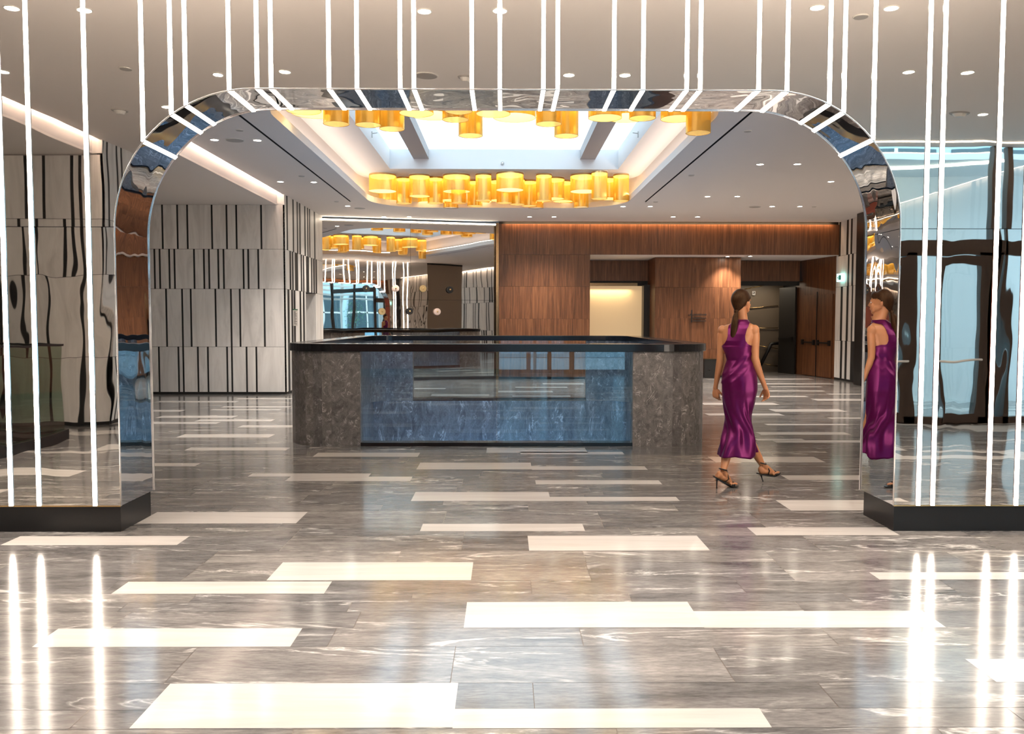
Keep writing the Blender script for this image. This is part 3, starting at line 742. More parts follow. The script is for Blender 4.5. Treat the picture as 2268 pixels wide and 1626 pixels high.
# LED strips: up the front, along the reveal and up the far side
def arch_z(x):
    if x < AX0+RL: return AZT-RL+math.sqrt(max(0, RL*RL-(AX0+RL-x)**2))
    if x > AX1-RRr: return AZT-RRr+math.sqrt(max(0, RRr*RRr-(x-AX1+RRr)**2))
    return AZT
def arch_nrm(x):
    if x < AX0+RL: v = Vector((AX0+RL-x, 0, -(arch_z(x)-(AZT-RL)))); return v.normalized()
    if x > AX1-RRr: v = Vector((-(x-AX1+RRr), 0, -(arch_z(x)-(AZT-RRr)))); return v.normalized()
    return Vector((0, 0, -1))
top_px = [317.5, 380, 412, 508, 570, 601, 729, 791, 886.5, 917, 1045, 1107, 1203.5, 1235, 1359.5, 1424, 1520.5, 1550.5, 1679.5, 1742.5, 1836, 1868, 1933]
yy_px = {317.5: 300, 380: 250, 412: 230, 1836: 235, 1868: 250, 1933: 305}
LW, LT = 0.0135, 0.010
def vstrip(B1, B2, x, z0, z1, y, s):
    B1.box(x-LW, y+s*.002, z0, x+LW, y+s*LT, z1, M_LED); B2.box(x-LW-.004, y, z0-.004, x+LW+.004, y+s*.005, z1, M_CHROME)
for i, px in enumerate(top_px):
    x = aY(px, yy_px.get(px, 197), PY0).x; z0 = arch_z(x)
    t = thing('led_strip', 'thin vertical white light strip bending under the arch, %s of twenty-three from the left' % ORD[i+1], 'light strip', (x, PY0, z0), 'light strips over the arch')
    B1, B2 = MB(), MB(); vstrip(B1, B2, x, z0, H, PY0, -1); rel(B1.build('front_light', t)); rel(B2.build('front_channel', t))
    nr = arch_nrm(x); tg = Vector((nr.z, 0, -nr.x))
    B1 = MB(); B1.obox(Vector((x, (PY0+PY1)/2, z0))+nr*.006, tg*LW, Vector((0, (PY1-PY0)/2+.006, 0)), nr*.004, M_LED); rel(B1.build('reveal_light', t))
    B1 = MB(); B1.obox(Vector((x, (PY0+PY1)/2, z0))+nr*.0015, tg*(LW+.006), Vector((0, (PY1-PY0)/2+.004, 0)), nr*.0015, M_CHROME); rel(B1.build('reveal_channel', t))
    B1, B2 = MB(), MB(); vstrip(B1, B2, x, z0, H, PY1, 1); rel(B1.build('rear_light', t)); rel(B2.build('rear_channel', t))
side = [(aY(25.5, 1119, PY0).x, 'leftmost strip on the left mirror pier'), (aY(87.5, 1119, PY0).x, 'middle strip on the left mirror pier'), (aY(211.5, 1119, PY0).x, 'strip nearest the opening on the left mirror pier'),
        (aY(2032.5, 1119, PY0).x, 'strip nearest the opening on the right mirror pier'), (aY(2064.5, 1119, PY0).x, 'second strip from the opening on the right mirror pier'),
        (aY(2187.5, 1119, PY0).x, 'third strip from the opening on the right mirror pier'), (aY(2249, 1119, PY0).x, 'rightmost strip at the right mirror pier edge')]
for x, lb in side:
    t = thing('led_strip', 'full height thin white light strip, '+lb, 'light strip', (x, PY0, PB), 'light strips on the mirror piers')
    B1, B2 = MB(), MB(); vstrip(B1, B2, x, PB, H, PY0, -1); rel(B1.build('front_light', t)); rel(B2.build('front_channel', t))
    if x > 0:
        B1, B2 = MB(), MB(); vstrip(B1, B2, x, PB, H, PY1, 1); rel(B1.build('rear_light', t)); rel(B2.build('rear_channel', t))
# beige end panel right of the portal, as the angled mirror shows it
B = MB(); B.box(4.60, 6.2, 0, 6.3, 6.5, 4.0, simple('beige_veneer', (0.30, 0.235, 0.18), 0.5)); B.box(4.6, 6.2, 3.98, 6.3, 6.52, 4.04, M_BLK); B.build('wall_portal_end', kind='structure')

# ------------------------------------------------------------ balustrade ring round the stair void
def plan(off=0.0, n=10):                      # outer plan offset inwards
    return rrect(RX0+off, RY0+off, RX1-off, RY1-off, RR-off, n)
GX0, GX1 = -1.72, 1.54
t = thing('stair_balustrade', 'ring balustrade of grey marble with glass tinted for blue daylight and a black top rail', 'balustrade', (-.08, 13.2, 0))
RB, RTp = 1.134, 1.228
def ring_piece(name, pts_out, pts_in, z0, z1, mt, smooth=False, split=False):
    B = MB(); n = len(pts_out)
    for i in range(n-1):
        a, b_, c, d_ = pts_out[i], pts_out[i+1], pts_in[i+1], pts_in[i]
        B.add([(a[0],a[1],z0),(b_[0],b_[1],z0),(c[0],c[1],z0),(d_[0],d_[1],z0),(a[0],a[1],z1),(b_[0],b_[1],z1),(c[0],c[1],z1),(d_[0],d_[1],z1)],
              [(0,1,5,4),(2,3,7,6),(4,5,6,7),(3,2,1,0)]+([(3,0,4,7)] if i == 0 else [])+([(1,2,6,5)] if i == n-2 else []), mt, smooth)
    return rel(B.build(name, t))
def corner_run(cx, cy, a0, a1, n, r0, r1):
    o_ = []; i_ = []
    for k in range(n+1):
        a = a0+(a1-a0)*k/n; o_.append((cx+r0*math.cos(a), cy+r0*math.sin(a))); i_.append((cx+r1*math.cos(a), cy+r1*math.sin(a)))
    return o_, i_
TH = 0.20
NS = 8
runs = []
# left U: from back glass edge round both left corners to the front glass edge
for sgn, xs, gxe in ((-1, RX0, GX0), (1, RX1, GX1)):
    cxr = xs-sgn*RR
    o1, i1 = corner_run(cxr, RY0+RR, -PI/2, -PI if sgn < 0 else 0, NS, RR, RR-TH)
    o2, i2 = corner_run(cxr, RY1-RR, PI if sgn < 0 else 0, PI/2, NS, RR, RR-TH)
    mids = [RY0+RR+(RY1-RR-RY0-RR)*k/5 for k in range(1, 5)]
    O = [(gxe, RY0)]+o1+[(xs, y) for y in mids]+o2+[(gxe, RY1)]
    I = [(gxe, RY0+TH)]+i1+[(xs-sgn*TH, y) for y in mids]+i2+[(gxe, RY1-TH)]
    ring_piece('marble_wall', O, I, 0.0, RB, M_CTR)
# rail: black, continuous
B = MB(); n_ = 16
Oo, Ii = rrect(RX0-.03, RY0-.035, RX1+.03, RY1+.03, RR+.03, n_), rrect(RX0+TH+.03, RY0+TH+.03, RX1-TH-.03, RY1-TH-.03, RR-TH-.03, n_)
N_ = len(Oo)
vs = [(x, y, z) for z in (RB, RTp) for x, y in Oo]+[(x, y, z) for z in (RB, RTp) for x, y in Ii]
fs = []
for k in range(N_):
    k2 = (k+1) % N_
    fs += [(k, k2, N_+k2, N_+k), (2*N_+k2, 2*N_+k, 3*N_+k, 3*N_+k2), (N_+k, N_+k2, 3*N_+k2, 3*N_+k), (k2, k, 2*N_+k, 2*N_+k2)]
B.add(vs, fs, M_RAIL)
rl = rel(B.build('top_rail', t))
bv = rl.modifiers.new('bevel', 'BEVEL'); bv.width = 0.006; bv.segments = 2; bv.limit_method = 'ANGLE'
B = MB(); B.box(GX0-.01, RY0+.005, 0, GX1+.01, RY0+TH-.01, .042, M_RAIL); rel(B.build('base_channel', t))
B = MB(); B.box(GX0-.01, RY1-TH+.01, 0, GX1+.01, RY1-.005, .055, M_RAIL); rel(B.build('base_channel', t))
xm = (GX0+GX1)/2
for x0, x1 in ((GX0+.01, xm-.004), (xm+.004, GX1-.01)):
    for yy in (RY0+.02, RY1-.04):
        B = MB(); B.quad((x0, yy, .042), (x1, yy, .042), (x1, yy, RB), (x0, yy, RB), M_BGLS if yy < 12 else M_CGLS); rel(B.build('glass_panel', t))

# ------------------------------------------------------------ gold drum lights
DR = {'big': (.57, .36), 'medium': (.435, .455), 'tall': (.33, .565), 'long': (.31, .715)}
DESC = {'big': 'wide short', 'medium': 'medium', 'tall': 'tall narrow', 'long': 'longest narrow'}
protos = {}
def drum(kind, loc, label, grp):
    if kind in protos: return copy_tree(protos[kind], loc, label, grp)
    D, Lh = DR[kind]; t = thing('drum_ceiling_light', label, 'ceiling light', loc, grp); r = D/2
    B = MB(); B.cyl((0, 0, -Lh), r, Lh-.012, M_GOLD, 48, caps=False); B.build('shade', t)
    B = MB(); B.cyl((0, 0, -.05), r+.002, .04, M_BRASS, 48, caps=False); B.build('top_band', t)
    B = MB(); B.cyl((0, 0, -.012), r+.012, .012, M_WHT, 40); B.build('ceiling_plate', t)
    B = MB(); B.cyl((0, 0, -.075), r*.9, .06, M_LAMP, 40); B.build('diffuser', t)
    B = MB(); n = 48
    B.tube([(r*math.cos(2*PI*k/n), r*math.sin(2*PI*k/n), -Lh) for k in range(n+1)], .0035, M_BRASS, 6, False); B.build('rim', t)
    protos[kind] = t; return t
Z3 = lambda x: 600+x/4.065
Z4 = lambda x: 1080+x/4.065
Zy = lambda y: 150+y/4.065
back = [('big',Z3(996),Zy(1112)),('medium',Z3(1065),Zy(1200)),('tall',Z3(1199),Zy(1222)),('medium',Z3(1339),Zy(1157)),('medium',Z3(1429),Zy(1240)),('tall',Z3(1478),Zy(1215)),
 ('big',Z3(1672),Zy(1115)),('medium',Z3(1625),Zy(1195)),('tall',Z3(1623),Zy(1268)),('tall',Z3(1690),Zy(1215)),('tall',Z3(1836),Zy(1245)),('tall',Z3(1914),Zy(1197)),('medium',Z3(1905),Zy(1262)),
 ('medium',Z3(2060),Zy(1195)),('big',Z4(200),Zy(1112)),('tall',Z4(150),Zy(1218)),('tall',Z4(267),Zy(1226)),('tall',Z4(374),Zy(1242)),('tall',Z4(506),Zy(1198)),('tall',Z4(428),Zy(1290)),
 ('medium',Z4(600),Zy(1180)),('medium',Z4(688),Zy(1185)),('medium',Z4(693),Zy(1250)),('big',Z4(866),Zy(1115)),('tall',Z4(841),Zy(1256)),('tall',Z4(1000),Zy(1188)),('medium',Z4(1090),Zy(1180)),('tall',Z4(1267),Zy(1200))]
front = [('medium',Z3(295),Zy(388)),('big',Z3(380),Zy(412)),('tall',Z3(605),Zy(525)),('tall',Z3(876),Zy(515)),('tall',Z3(1077),Zy(530)),('medium',Z3(1310),Zy(410)),('big',Z3(1450),Zy(430)),
 ('tall',Z3(1662),Zy(468)),('tall',Z3(1690),Zy(392)),('tall',Z3(1798),Zy(612)),('medium',Z3(2002),Zy(415)),('big',Z4(242),Zy(450)),('tall',Z4(550),Zy(507)),('tall',Z4(708),Zy(615)),
 ('medium',Z4(1057),Zy(452)),('big',Z4(1265),Zy(438)),('tall',Z4(1394),Zy(455)),('medium',Z4(1709),Zy(460)),('long',Z4(1886),Zy(597))]
placed = []
for grp, lst, where in (('gold drum lights at the far end of the ceiling coffer', back, 'far'), ('gold drum lights at the near end of the ceiling coffer', front, 'near')):
    lst = sorted(lst, key=lambda q: q[1]); cnt = {}
    tot = {k: sum(1 for q in lst if q[0] == k) for k in DR}
    for kind, px, py in lst:
        D, Lh = DR[kind]; p = aZ(px, py, HC-Lh); r = D/2
        p.y = max(min(p.y, CY1-.0-r+.16), CY0+.1)
        p.x = max(CX0+r+.015, min(CX1-r-.015, p.x))
        for _ in range(60):                       # keep neighbours from touching
            hit = [(q, rr) for q, rr in placed if math.hypot(q.x-p.x, q.y-p.y) < r+rr+.02]
            if not hit: break
            p = p+Vector((0, (.02 if p.y >= hit[0][0].y else -.02), 0))*(1)
        placed.append((p.copy(), r)); cnt[kind] = cnt.get(kind, 0)+1
        nn = cnt[kind]
        drum(kind, (p.x, p.y, HC), '%s gold drum light in the %s cluster, %s of its size from the left' % (DESC[kind], where, ORD[nn]), grp)

# ------------------------------------------------------------ downlights, speakers, detectors
DLP = None
def downlight(p, label, grp, near):
    global DLP
    if DLP is None:
        DLP = thing('downlight', label, 'downlight', p, grp)
        B = MB(); B.cyl((0, 0, -.004), .052, .003, M_DL, 24); B.build('lens', DLP)
        B = MB(); B.tube([(.058*math.cos(PI*k/12), .058*math.sin(PI*k/12), -.004) for k in range(25)], .006, M_WHT, 6, False); B.build('trim_ring', DLP)
    else: copy_tree(DLP, p, label, grp)
    l = bpy.data.lights.new('downlight_beam', 'SPOT'); l.energy = 60 if near else 105; l.spot_size = math.radians(100); l.spot_blend = 0.9
    l.color = (1.0, .90, .80); l.shadow_soft_size = 0.05
    o = bpy.data.objects.new('downlight_beam', l); COL.objects.link(o); o.location = (p[0], p[1], p[2]-.02)
hall = [(475,309),(570,310),(621,402),(695,403),(770,456),(850,480),(906,480),(1380,457),(1440,457),(1173,480),(1227,480),(1491,480),(1545,480),(1567,435),(1633,434.6),(1683.6,363.5),(1766,363),(1840.5,401.7),(1710,457),(1771.6,457)]
names = ['left of a pair at the upper left beyond the arch','right of a pair at the upper left beyond the arch','left of the second pair along the light cove','right of the second pair along the light cove','alone at the far end of the left black slot',
 'left of the pair before the angled mirror','right of the pair before the angled mirror','just inside the right black slot end','just outside the right black slot end','left of the pair above the left walnut panel','right of the pair above the left walnut panel',
 'left of the pair above the walnut bulkhead centre','right of the pair above the walnut bulkhead centre','left of the middle pair on the right ceiling','right of the middle pair on the right ceiling','left of the nearest pair on the right ceiling','right of the nearest pair on the right ceiling',
 'alone and rightmost on the right ceiling','left of the far right pair before the bulkhead','right of the far right pair before the bulkhead']
for (px, py), nm in zip(hall, names):
    p = aZ(px, py, H); downlight((p.x, p.y, H), 'round ceiling downlight '+nm, 'downlights beyond the arch', False)
for (px, py), nm in zip([(1611,568),(1662,567)], ['left one in the soffit before the walnut pier', 'right one in the soffit before the walnut pier']):
    p = aZ(px, py, 3.2); p.y = max(p.y, YB+.25); p.y = min(p.y, YP-.15); downlight((p.x, p.y, 3.2), 'round downlight, '+nm, 'downlights in the walnut recess', False)
mir = [(-4.011,4.93,'top left corner'),(-3.44,4.89,'behind the third strip at the top left'),(-5.119,3.15,'at the left picture edge'),(-2.968,3.05,'left of the fourth strip pair'),(-2.24,3.19,'right of the sixth strip'),
 (-.658,4.9,'top centre, between two strip pairs'),(-.039,4.92,'behind the twelfth strip, top centre'),(.663,3.1,'above the arch, right of centre'),(1.243,3.1,'above the arch behind the sixteenth strip'),(2.53,5.03,'top right, left of two'),
 (3.133,5.02,'top right, right of two'),(4.112,3.25,'right of the arch, left of two'),(4.73,3.24,'right of the arch, right of two'),(5.83,1.57,'lowest at the far right'),(-4.0,1.74,'beside the second strip, over the left arch curve')]
for x, y in ((-1.2, -3.0), (-3.2, -3.0)): downlight((x, y, H), 'added unseen downlight brightening the red wall behind the camera, %s one' % ('right' if x > -2 else 'left'), 'downlights on the near side of the arch', True)  # added unseen pair, brightens the red wall for its reflection
for x, y, nm in mir: downlight((x, y, H), 'near-side ceiling downlight, mirrored '+nm, 'downlights on the near side of the arch', True)
def disc(name, p, r, label, cat, mt=M_GRY, dome=False):
    t = thing(name, label, cat, p)
    B = MB(); B.cyl((0, 0, -.012), r*.92, .012, mt, 32, r2=r); B.build('cover', t)
    if dome:
        B = MB(); B.cyl((0, 0, -.05), r*.45, .04, M_WHT, 24, r2=r*.7); B.build('sensor_head', t)
    else:
        B = MB(); B.tube([(r*math.cos(PI*k/16), r*math.sin(PI*k/16), -.004) for k in range(33)], .006, M_WHT, 6, False); B.build('frame', t)
for (px, py), lb in (((520,310), 'flat round ceiling speaker between two downlights at the upper left beyond the arch'), ((797,461), 'flat round ceiling speaker near the end of the left black slot'), ((1672,458), 'flat round ceiling speaker on the right ceiling before the walnut')):
    disc('ceiling_speaker', aZ(px, py, H), .125, lb, 'speaker')
for (px, py), lb in (((531,288), 'small round sprinkler rose near the arch at the upper left'), ((1656,290), 'small round sprinkler rose right of the right black slot'), ((1531,388), 'small dark sprinkler rose between the right slot and the downlights'),
                     ((668,390), 'small sprinkler rose between two downlights on the left ceiling'), ((745,446), 'small white sprinkler rose left of the left slot end'), ((1452,447), 'tiny dark sprinkler rose at the right slot end'), ((1803,457.5), 'tiny sprinkler rose right of the far right downlights')):
    disc('sprinkler_rose', aZ(px, py, H), .05, lb, 'sprinkler', M_GRY)
for x, y, r, lb, nm, ct, dm in ((-4.63,1.58,.10,'white round smoke detector on the near ceiling, mirrored beside the left arch curve','smoke_detector','detector',True), (-.81,3.05,.12,'flat round ceiling speaker mirrored above the centre of the arch','ceiling_speaker','speaker',False),
    (-.41,3.01,.08,'white round smoke detector mirrored above the arch centre','smoke_detector','detector',True), (-3.82,3.25,.06,'small round sprinkler rose mirrored high on the left','sprinkler_rose','sprinkler',False),
    (5.54,1.55,.12,'flat round ceiling speaker mirrored above the glass doors','ceiling_speaker','speaker',True), (2.97,4.82,.06,'small round sprinkler rose mirrored at the top right','sprinkler_rose','sprinkler',False)):
    disc(nm, (x, y, H), r, lb, ct, M_GRY, dm)
# sprinkler head and brackets inside the skylight well
t = thing('sidewall_sprinkler', 'small round sprinkler on the back wall of the skylight well', 'sprinkler', (aY(1113, 362, SY1).x, SY1, aY(1113, 362, SY1).z))
B = MB(); B.cyl((0, 0, 0), .035, .02, M_GRY, 20, 'Y'); B.v = [(v[0], v[1]-.02, v[2]) for v in B.v]; B.build('escutcheon', t)
B = MB(); B.cyl((0, 0, 0), .012, .03, M_CHROME, 12, 'Y'); B.v = [(v[0], v[1]-.05, v[2]) for v in B.v]; B.build('nozzle', t)
for px, sx, lb in ((823, 1, 'small metal bracket on the left side wall of the skylight well'), (1414, -1, 'small metal bracket on the right side wall of the skylight well')):
    X = SX0 if sx > 0 else SX1
    p = aX(px, 298, X); t = thing('wall_bracket', lb, 'bracket', p)
    B = MB(); B.box(0, -.02, -.05, sx*.015, .02, .05, M_GRY); B.build('plate', t)
    B = MB(); B.tube([(sx*.015, 0, .02), (sx*.10, 0, .03)], .008, M_GRY, 8); B.build('arm', t)

# ------------------------------------------------------------ entrance side, behind and beside the camera
B = MB(); B.box(-5.7, -4.4, 0.12, -0.15, -4.3, 2.3, M_RED); B.box(-5.7, -4.4, 0, -0.15, -4.32, .12, M_BLK); B.box(-5.7, -4.4, 2.3, -.15, -4.3, H, M_WOOD); B.build('wall_entrance_back', kind='structure')
def glazed(name, p0, p1, posts, doors, transom, ztop=H):
    p0, p1 = Vector((*p0, 0)), Vector((*p1, 0)); L = (p1-p0).length; d = (p1-p0)/L; n = Vector((d.y, -d.x, 0))
    B = MB()
    def bar(s0, s1, z0, z1, t=.06): B.obox(p0+d*((s0+s1)/2)+Vector((0, 0, (z0+z1)/2)), d*((s1-s0)/2), n*t, Vector((0, 0, (z1-z0)/2)), M_BRWN)
    for s, w, zt in posts: bar(s-w/2, s+w/2, 0, zt)
    if transom: bar(0, L, transom, transom+.22); 
    bar(0, L, 0, .10)
    B.quad(p0+Vector((0, 0, .1)), p1+Vector((0, 0, .1)), p1+Vector((0, 0, ztop)), p0+Vector((0, 0, ztop)), M_FGLS)
    B.build(name, kind='structure')
    return p0, d, n
glazed('window_2', (-0.15, -4.3), (3.6, -4.3), [(.85, .12, H), (1.45, .12, H), (2.1, .14, H), (3.7, .12, H)], None, None)
glazed('window_3', (3.6, -4.3), (4.7, -0.5), [(.05, .1, H), (2.0, .08, H), (3.9, .1, H)], None, 3.0)
gp, gd, gn = glazed('window_4', (4.7, -0.5), (8.45, -0.5), [(.50, .10, 2.5), (1.27, .10, 2.5), (2.40, .30, 2.5), (2.44, .08, H), (2.66, .08, H), (3.55, .14, 2.5)], None, 2.46)
for (s0, s1), lb in (((1.62, 2.28), 'glass entrance door with dark brown frame, mirrored in the middle of the right pier'), ((0.56, 1.2), 'narrow glass entrance door mirrored beside the arch on the right pier')):
    t = thing('entrance_door', lb, 'door', gp+gd*s0)
    B = MB(); w = .055; f = lambda a_, b2, c_, d_: B.box(a_, .07, c_, b2, .12, d_, M_BRWN)
    W_ = s1-s0; f(0, w, .02, 2.44); f(W_-w, W_, .02, 2.44); f(w, W_-w, .02, .16); f(w, W_-w, 2.32, 2.44); B.build('frame', t)
    B = MB(); B.quad((w, .095, .16), (W_-w, .095, .16), (W_-w, .095, 2.32), (w, .095, 2.32), M_CGLS); B.build('glass', t)
    B = MB(); B.tube([(w*.5, .17, .92), (W_-w*.5, .17, .92)], .018, M_WHT, 10); B.tube([(w*.5, .12, .92), (w*.5, .17, .92)], .014, M_WHT, 8); B.tube([(W_-w*.5, .12, .92), (W_-w*.5, .17, .92)], .014, M_WHT, 8); B.build('push_bar', t)
# light line of the ceiling cove above the doors
t = thing('cove_light', 'thin white light line on the ceiling above the glass doors, mirrored in the right pier', 'light', (6.6, -0.1, H))
B = MB(); B.box(-1.9, -.02, -.012, 0.9, .02, -.002, bpy.data.materials['cove_line']); B.build('diffuser', t)
B = MB(); B.box(-1.9, -.035, -.004, 0.9, .035, 0, M_WHT); B.build('channel', t)
# outside: pavement, pale wall with a lit canopy, building with louvres across the street
M_PAVE = simple('pale_paving', (0.62, 0.66, 0.68), 0.6); M_PWALL = simple('pale_render', (0.80, 0.84, 0.86), 0.8)
B = MB(); B.quad((-30, -60, -.02), (40, -60, -.02), (40, FY0, -.02), (-30, FY0, -.02), M_PAVE); B.quad((12, FY0, -.02), (40, FY0, -.02), (40, 30, -.02), (12, 30, -.02), M_PAVE); B.build('ground', kind='structure')
B = MB(); B.box(6.2, -4.2, 0, 24, -4.0, 4.6, M_PWALL); B.build('wall_exterior', kind='structure')
t = thing('canopy', 'pale outdoor canopy with a diagonal light line, mirrored high on the right pier', 'canopy', (7.2, -2.4, 3.7))
B = MB(); B.box(-2.2, -1.6, 0.5, 5.0, .1, .60, M_PWALL); B.build('slab', t)
B = MB(); B.tube([(-2.0, -1.3, .48), (1.2, 0.0, .48)], .02, bpy.data.materials['cove_line'], 6); B.build('light_line', t)
M_BLD = simple('pale_blue_facade', (0.45, 0.60, 0.66), 0.6); M_WIN = simple('dim_window', (0.05, 0.09, 0.11), 0.1)
t = thing('building', 'pale blue office building across the street, mirrored through the arch', 'building', (2, -15, 0))
B = MB(); B.box(-22, -1, 0, 22, 0, 9, M_BLD); B.build('facade', t)
for i in range(14):
    for j in range(2):
        x = -21+3.0*i; B = MB(); B.box(x, -.02, .9+3.6*j, x+2.5, .05, 3.3+3.6*j, M_WIN); w_ = B.build('window', t)
        B = MB(); B.box(x+1.2, .05, .9+3.6*j, x+1.3, .1, 3.3+3.6*j, M_WHT); B.box(x, .05, 2.0+3.6*j, x+2.5, .1, 2.1+3.6*j, M_WHT); B.build('glazing_bar', w_)
t = thing('louvre_screen', 'row of white horizontal louvres high outside the entrance, mirrored through the arch', 'louvres', (3.5, -6.0, 2.7))
for i in range(9):
    B = MB(); B.box(-6.5, -.12, .0+.24*i, 9, .0, .10+.24*i, M_WHT); B.build('louvre', t)
for x in (-6.4, -2.6, 1.2, 5.0, 8.9):
    B = MB(); B.box(x, -.2, -2.72, x+.1, -.1, 2.3, M_WHT); B.build('post', t)
t = thing('street_tree', 'thin young street tree outside, mirrored in the angled mirror', 'tree', (6.0, -7.6, -.02))
B = MB(); B.tube([(0, 0, 0), (.05, 0, 1.2), (.0, .05, 2.6)], [.05, .035, .015], M_BRWN, 8); B.build('trunk', t)
B = MB(); rs = random.Random(9); mlf = simple('leaf_green', (.06, .22, .12), .5)
for i in range(260):
    c = Vector((rs.gauss(0, .32), rs.gauss(0, .32), 1.9+rs.gauss(0, .45))); u = Vector((rs.uniform(-1, 1), rs.uniform(-1, 1), rs.uniform(-1, 1))).normalized()*.06; v_ = u.cross(Vector((rs.uniform(-1, 1), .3, .5))).normalized()*.03
    B.add([c-u, c+v_, c+u, c-v_], [(0, 1, 2, 3)], mlf)
B.build('foliage', t)
# glass balustrade on the left of the entrance side (mirrored in the left pier)
t = thing('glass_balustrade', 'frameless greenish glass balustrade on a black base, mirrored in the left pier', 'balustrade', (-5.55, 1.3, 0))
B = MB(); B.box(-2.6, -.06, 0, .06, .06, .13, M_PLI); B.box(-.06, .06, 0, .06, 3.6, .13, M_PLI); B.build('base', t)
B = MB(); B.quad((-2.6, 0, .13), (-.012, 0, .13), (-.012, 0, 1.19), (-2.6, 0, 1.19), M_GGLS); B.build('glass_panel', t)
for y0, y1 in ((.012, 1.78), (1.80, 3.58)):
    B = MB(); B.quad((0, y0, .13), (0, y1, .13), (0, y1, 1.19), (0, y0, 1.19), M_GGLS); B.build('glass_panel', t)
B = MB(); B.box(-2.6, -.015, 1.19, .015, .015, 1.215, M_PLI); B.box(-.015, .015, 1.19, .015, 3.58, 1.215, M_PLI); B.build('cap_rail', t)
# outer enclosure so that no stray daylight enters
B = MB(); B.box(-12.1, -5, -.1, -12.0, 26, 4.7, M_PLA); B.box(-12, 25.9, 0, 12, 26.0, 4.7, M_BLK); B.box(8.7, -.5, 0, 8.76, 22.4, 4.7, M_PLA); B.box(-12, -4.7, 0, -5.7, -4.6, 4.7, M_PLA)
B.box(-5.7, -4.5, H+.12, 3.5, -4.4, 4.7, M_PLA); B.box(4.7, -.5, H, 12, -.42, 4.7, M_PLA); B.box(8.76, -.5, 0, 12, -.42, 4.7, M_PLA); B.box(-9.6, 17.55, 0, -9.5, 22, 4.4, M_PLA)
B.build('wall_outer', kind='structure')

# ------------------------------------------------------------ the woman
def skin_mat():
    m, nt, b = mat('skin'); b.inputs['Base Color'].default_value = (0.50, 0.215, 0.095, 1); b.inputs['Roughness'].default_value = 0.42
    b.inputs['Subsurface Weight'].default_value = 0.12; b.inputs['Subsurface Radius'].default_value = (0.02, 0.008, 0.004); return m
M_SKIN = skin_mat()
m, nt, b = mat('brown_hair'); M_HAIR = m
v = mapping(nt, (90, 90, 3)); c = ramp(nt, noise_n(nt, v, 2.0, 3, 0.6), [(0.35, (0.014, 0.006, 0.0025)), (0.65, (0.046, 0.019, 0.008))])
nt.links.new(c, b.inputs['Base Color']); b.inputs['Roughness'].default_value = 0.42; b.inputs['Specular IOR Level'].default_value = 0.25; b.inputs['Specular Tint'].default_value = (1, .7, .45, 1)
m, nt, b = mat('purple_satin'); M_SATIN = m
b.inputs['Base Color'].default_value = (0.12, 0.001, 0.075, 1); b.inputs['Roughness'].default_value = 0.33; b.inputs['Metallic'].default_value = 0.6
b.inputs['Sheen Weight'].default_value = 0.06; b.inputs['Sheen Tint'].default_value = (0.8, 0.2, 0.7, 1)
M_SHOE = simple('black_leather', (0.012, 0.011, 0.012), 0.25)
WY = 7.76
AL = math.radians(25)
LA = Vector((math.cos(AL), -math.sin(AL), 0)); FA = Vector((math.sin(AL), math.cos(AL), 0))
def S(px, py, dy=0.0): return aY(px, py, WY+dy)
KM = WY/FPX
wo = S(1638, 850); WO = Vector((wo.x, WY, 0))
woman = thing('person', 'woman in a sleeveless purple satin dress walking away to the right, long dark ponytail', 'person', WO)
def ring(c, a, b_, n=28, la=LA, fa=FA, ex=1.0):
    out = []
    for k in range(n):
        t_ = 2*PI*k/n; ct, st = math.cos(t_), math.sin(t_)
        out.append(c+la*(a*math.copysign(abs(ct)**ex, ct))+fa*(b_*math.copysign(abs(st)**ex, st)))
    return out
def eff(hw, b_):                      # half width seen from the camera -> lateral half axis
    w = hw*KM; return math.sqrt(max(1e-4, (w*w-(b_*math.sin(AL))**2)))/math.cos(AL)
# torso sections: photo row, centre column, half width, half depth
TS = [(700,1645,9.5,.050,.03),(708,1644,10,.052,.015),(713,1643,14,.056,.0),(717,1641,22,.062,.0),(721,1639,30,.070,0),(728,1637,34,.082,0),(740,1635.5,34,.098,0),(755,1634,32,.108,0),(770,1633.5,30,.108,0),
      (785,1635,27,.098,0),(797,1637,25.5,.092,0),(812,1638,29,.100,-.005),(828,1638,33.5,.112,-.015),(845,1638.5,35.5,.120,-.02),(862,1638.5,35.5,.120,-.02),(880,1638,33,.105,-.01)]
def tsec(py):
    for i in range(len(TS)-1):
        a_, b2 = TS[i], TS[i+1]
        if a_[0] <= py <= b2[0]:
            f = (py-a_[0])/(b2[0]-a_[0]); f = f*f*(3-2*f)*.35+f*.65; return [a_[j]+(b2[j]-a_[j])*f for j in range(5)]
    return TS[-1]
B = MB()
rings = []
py = 700.0
while py <= 880:
    q = tsec(py); rings.append(ring(S(q[1], q[0])+FA*q[4], eff(q[2], q[3]), q[3], 32, ex=.92)); py += 4
B.loft(rings[::-1], M_SKIN)
